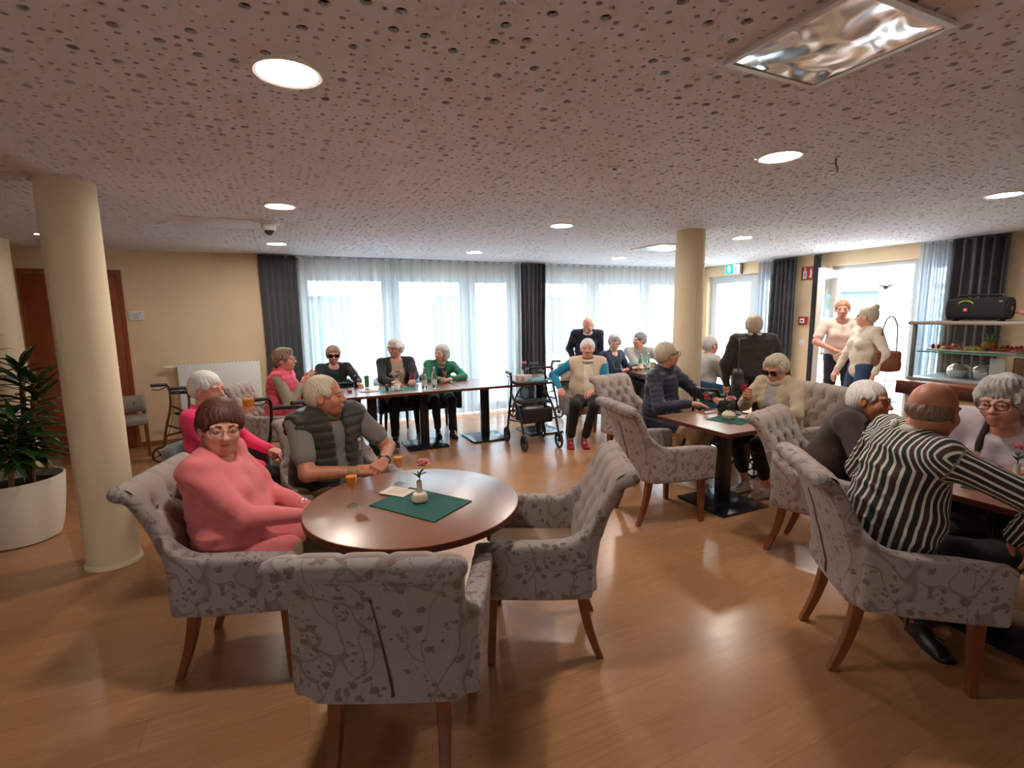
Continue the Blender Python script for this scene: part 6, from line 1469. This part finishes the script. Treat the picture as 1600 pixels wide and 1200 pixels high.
def outdoor_table(x, y, label):
    t = thing('terrace_table', label, 'table', (x, y, -.07)); lathe('tabletop', [(0, .72), (.4, .72), (.4, .74), (0, .74)], M_OUTMET, t, 32, cap=False); lathe('pole', [(.03, .02), (.03, .72)], M_OUTMET, t, 12, cap=False); lathe('base', [(0, 0), (.22, 0), (.22, .02), (.03, .03)], M_OUTMET, t, 24, cap=False)
outdoor_table(2.3, 10.1, 'round metal table on the terrace behind the long table'); outdoor_table(1.2, 9.5, 'round metal table on the terrace near the first window')
# low railing with bars
rl_ = thing('terrace_railing', 'low metal railing along the terrace', 'railing', (0, 0, -.07))
[tube('post', [(x, 12.6, 0), (x, 12.6, 1.0)], .02, M_OUTMET, rl_, 8) for x in (-3, -.25, 2.5, 5.25, 8.0)]; tube('top_rail', [(-3, 12.6, 1.0), (8.0, 12.6, 1.0)], .02, M_OUTMET, rl_, 8); tube('bottom_rail', [(-3, 12.6, .12), (8.0, 12.6, .12)], .015, M_OUTMET, rl_, 8)
me_ = None
for k in range(74):
    if me_ is None: o = tube('bar', [(0, 12.6, .12), (0, 12.6, 1.0)], .008, M_OUTMET, rl_, 6); me_ = o.data
    else: o = new_obj('bar', me_, None, rl_)
    o.location.x = -2.95+k*.15
# parasol over the terrace seats
ps = thing('parasol', 'large grey parasol open on the terrace beyond the open door', 'parasol', (10.05, 5.55, -.07)); M_CANOPY = mat('grey_canopy_cloth', srgb(150, 152, 156), rough=.8)
tube('pole', [(0, 0, .05), (0, 0, 2.55)], .024, M_WHITE, ps, 12); box('base', (0, 0, .03), (.5, .5, .06), M_BLKMET, ps, .01)
n8 = 8; R8 = 1.7
for k in range(n8):
    a0, a1 = 2*PI*k/n8, 2*PI*(k+1)/n8; V = [(0, 0, 2.58), (R8*math.cos(a0), R8*math.sin(a0), 2.22), (R8*math.cos(a1), R8*math.sin(a1), 2.22), (R8*math.cos(a0), R8*math.sin(a0), 2.08), (R8*math.cos(a1), R8*math.sin(a1), 2.08)]
    c = new_obj('canopy_panel', mesh_np('canopy_panel', V, [[0, 1, 2], [1, 3, 4, 2]]), M_CANOPY, ps); tube('rib', [(0, 0, 2.54), (R8*math.cos(a0), R8*math.sin(a0), 2.20)], .010, M_BLKMET, ps, 6); tube('strut', [(0, 0, 2.10), (.8*math.cos(a0), .8*math.sin(a0), 2.36)], .008, M_BLKMET, ps, 6)
lathe('hub', [(.035, 2.06), (.045, 2.09), (.035, 2.12)], M_BLKMET, ps, 14)
# lattice screen and shrub beyond the door
ls = thing('lattice_screen', 'white lattice screen beyond the terrace', 'screen', (13.2, 7.0, -.07), .9)
ring_frame('screen_frame', -1.6, 1.6, .9, 1.7, .04, .05, M_FACADE, ls)
for k in range(22): tube('lattice_bar', [(-1.55+k*.145, 0, .92), (-1.55+k*.145, 0, 1.68)], .012, M_OUTMET, ls, 5)
bs = thing('shrub', 'green shrub growing beyond the terrace door', 'shrub', (14.5, 6.6, -.07)); rng = random.Random(3); tube('stem', [(0, 0, 0), (.05, 0, 1.0), (0, .1, 2.0)], .03, M_TRUNK, bs, 8)
Vs = []; Fs = []
for k in range(900):
    a = rng.uniform(0, 2*PI); zz = rng.uniform(1.0, 3.2); r_ = rng.uniform(.1, .9)*math.sin(PI*min(1, (zz-.8)/2.6)); c = np.array([r_*math.cos(a), r_*math.sin(a), zz]); u = nrm([rng.uniform(-1, 1) for _ in range(3)]); w = nrm(np.cross(u, [.3, .5, 1])); b = len(Vs)
    Vs += [c, c+u*.05+w*.025, c+u*.11, c+u*.05-w*.025]; Fs.append([b, b+1, b+2, b+3])
o = new_obj('foliage', mesh_np('foliage', np.array(Vs), Fs), M_LEAFG, bs); o['kind'] = 'stuff'
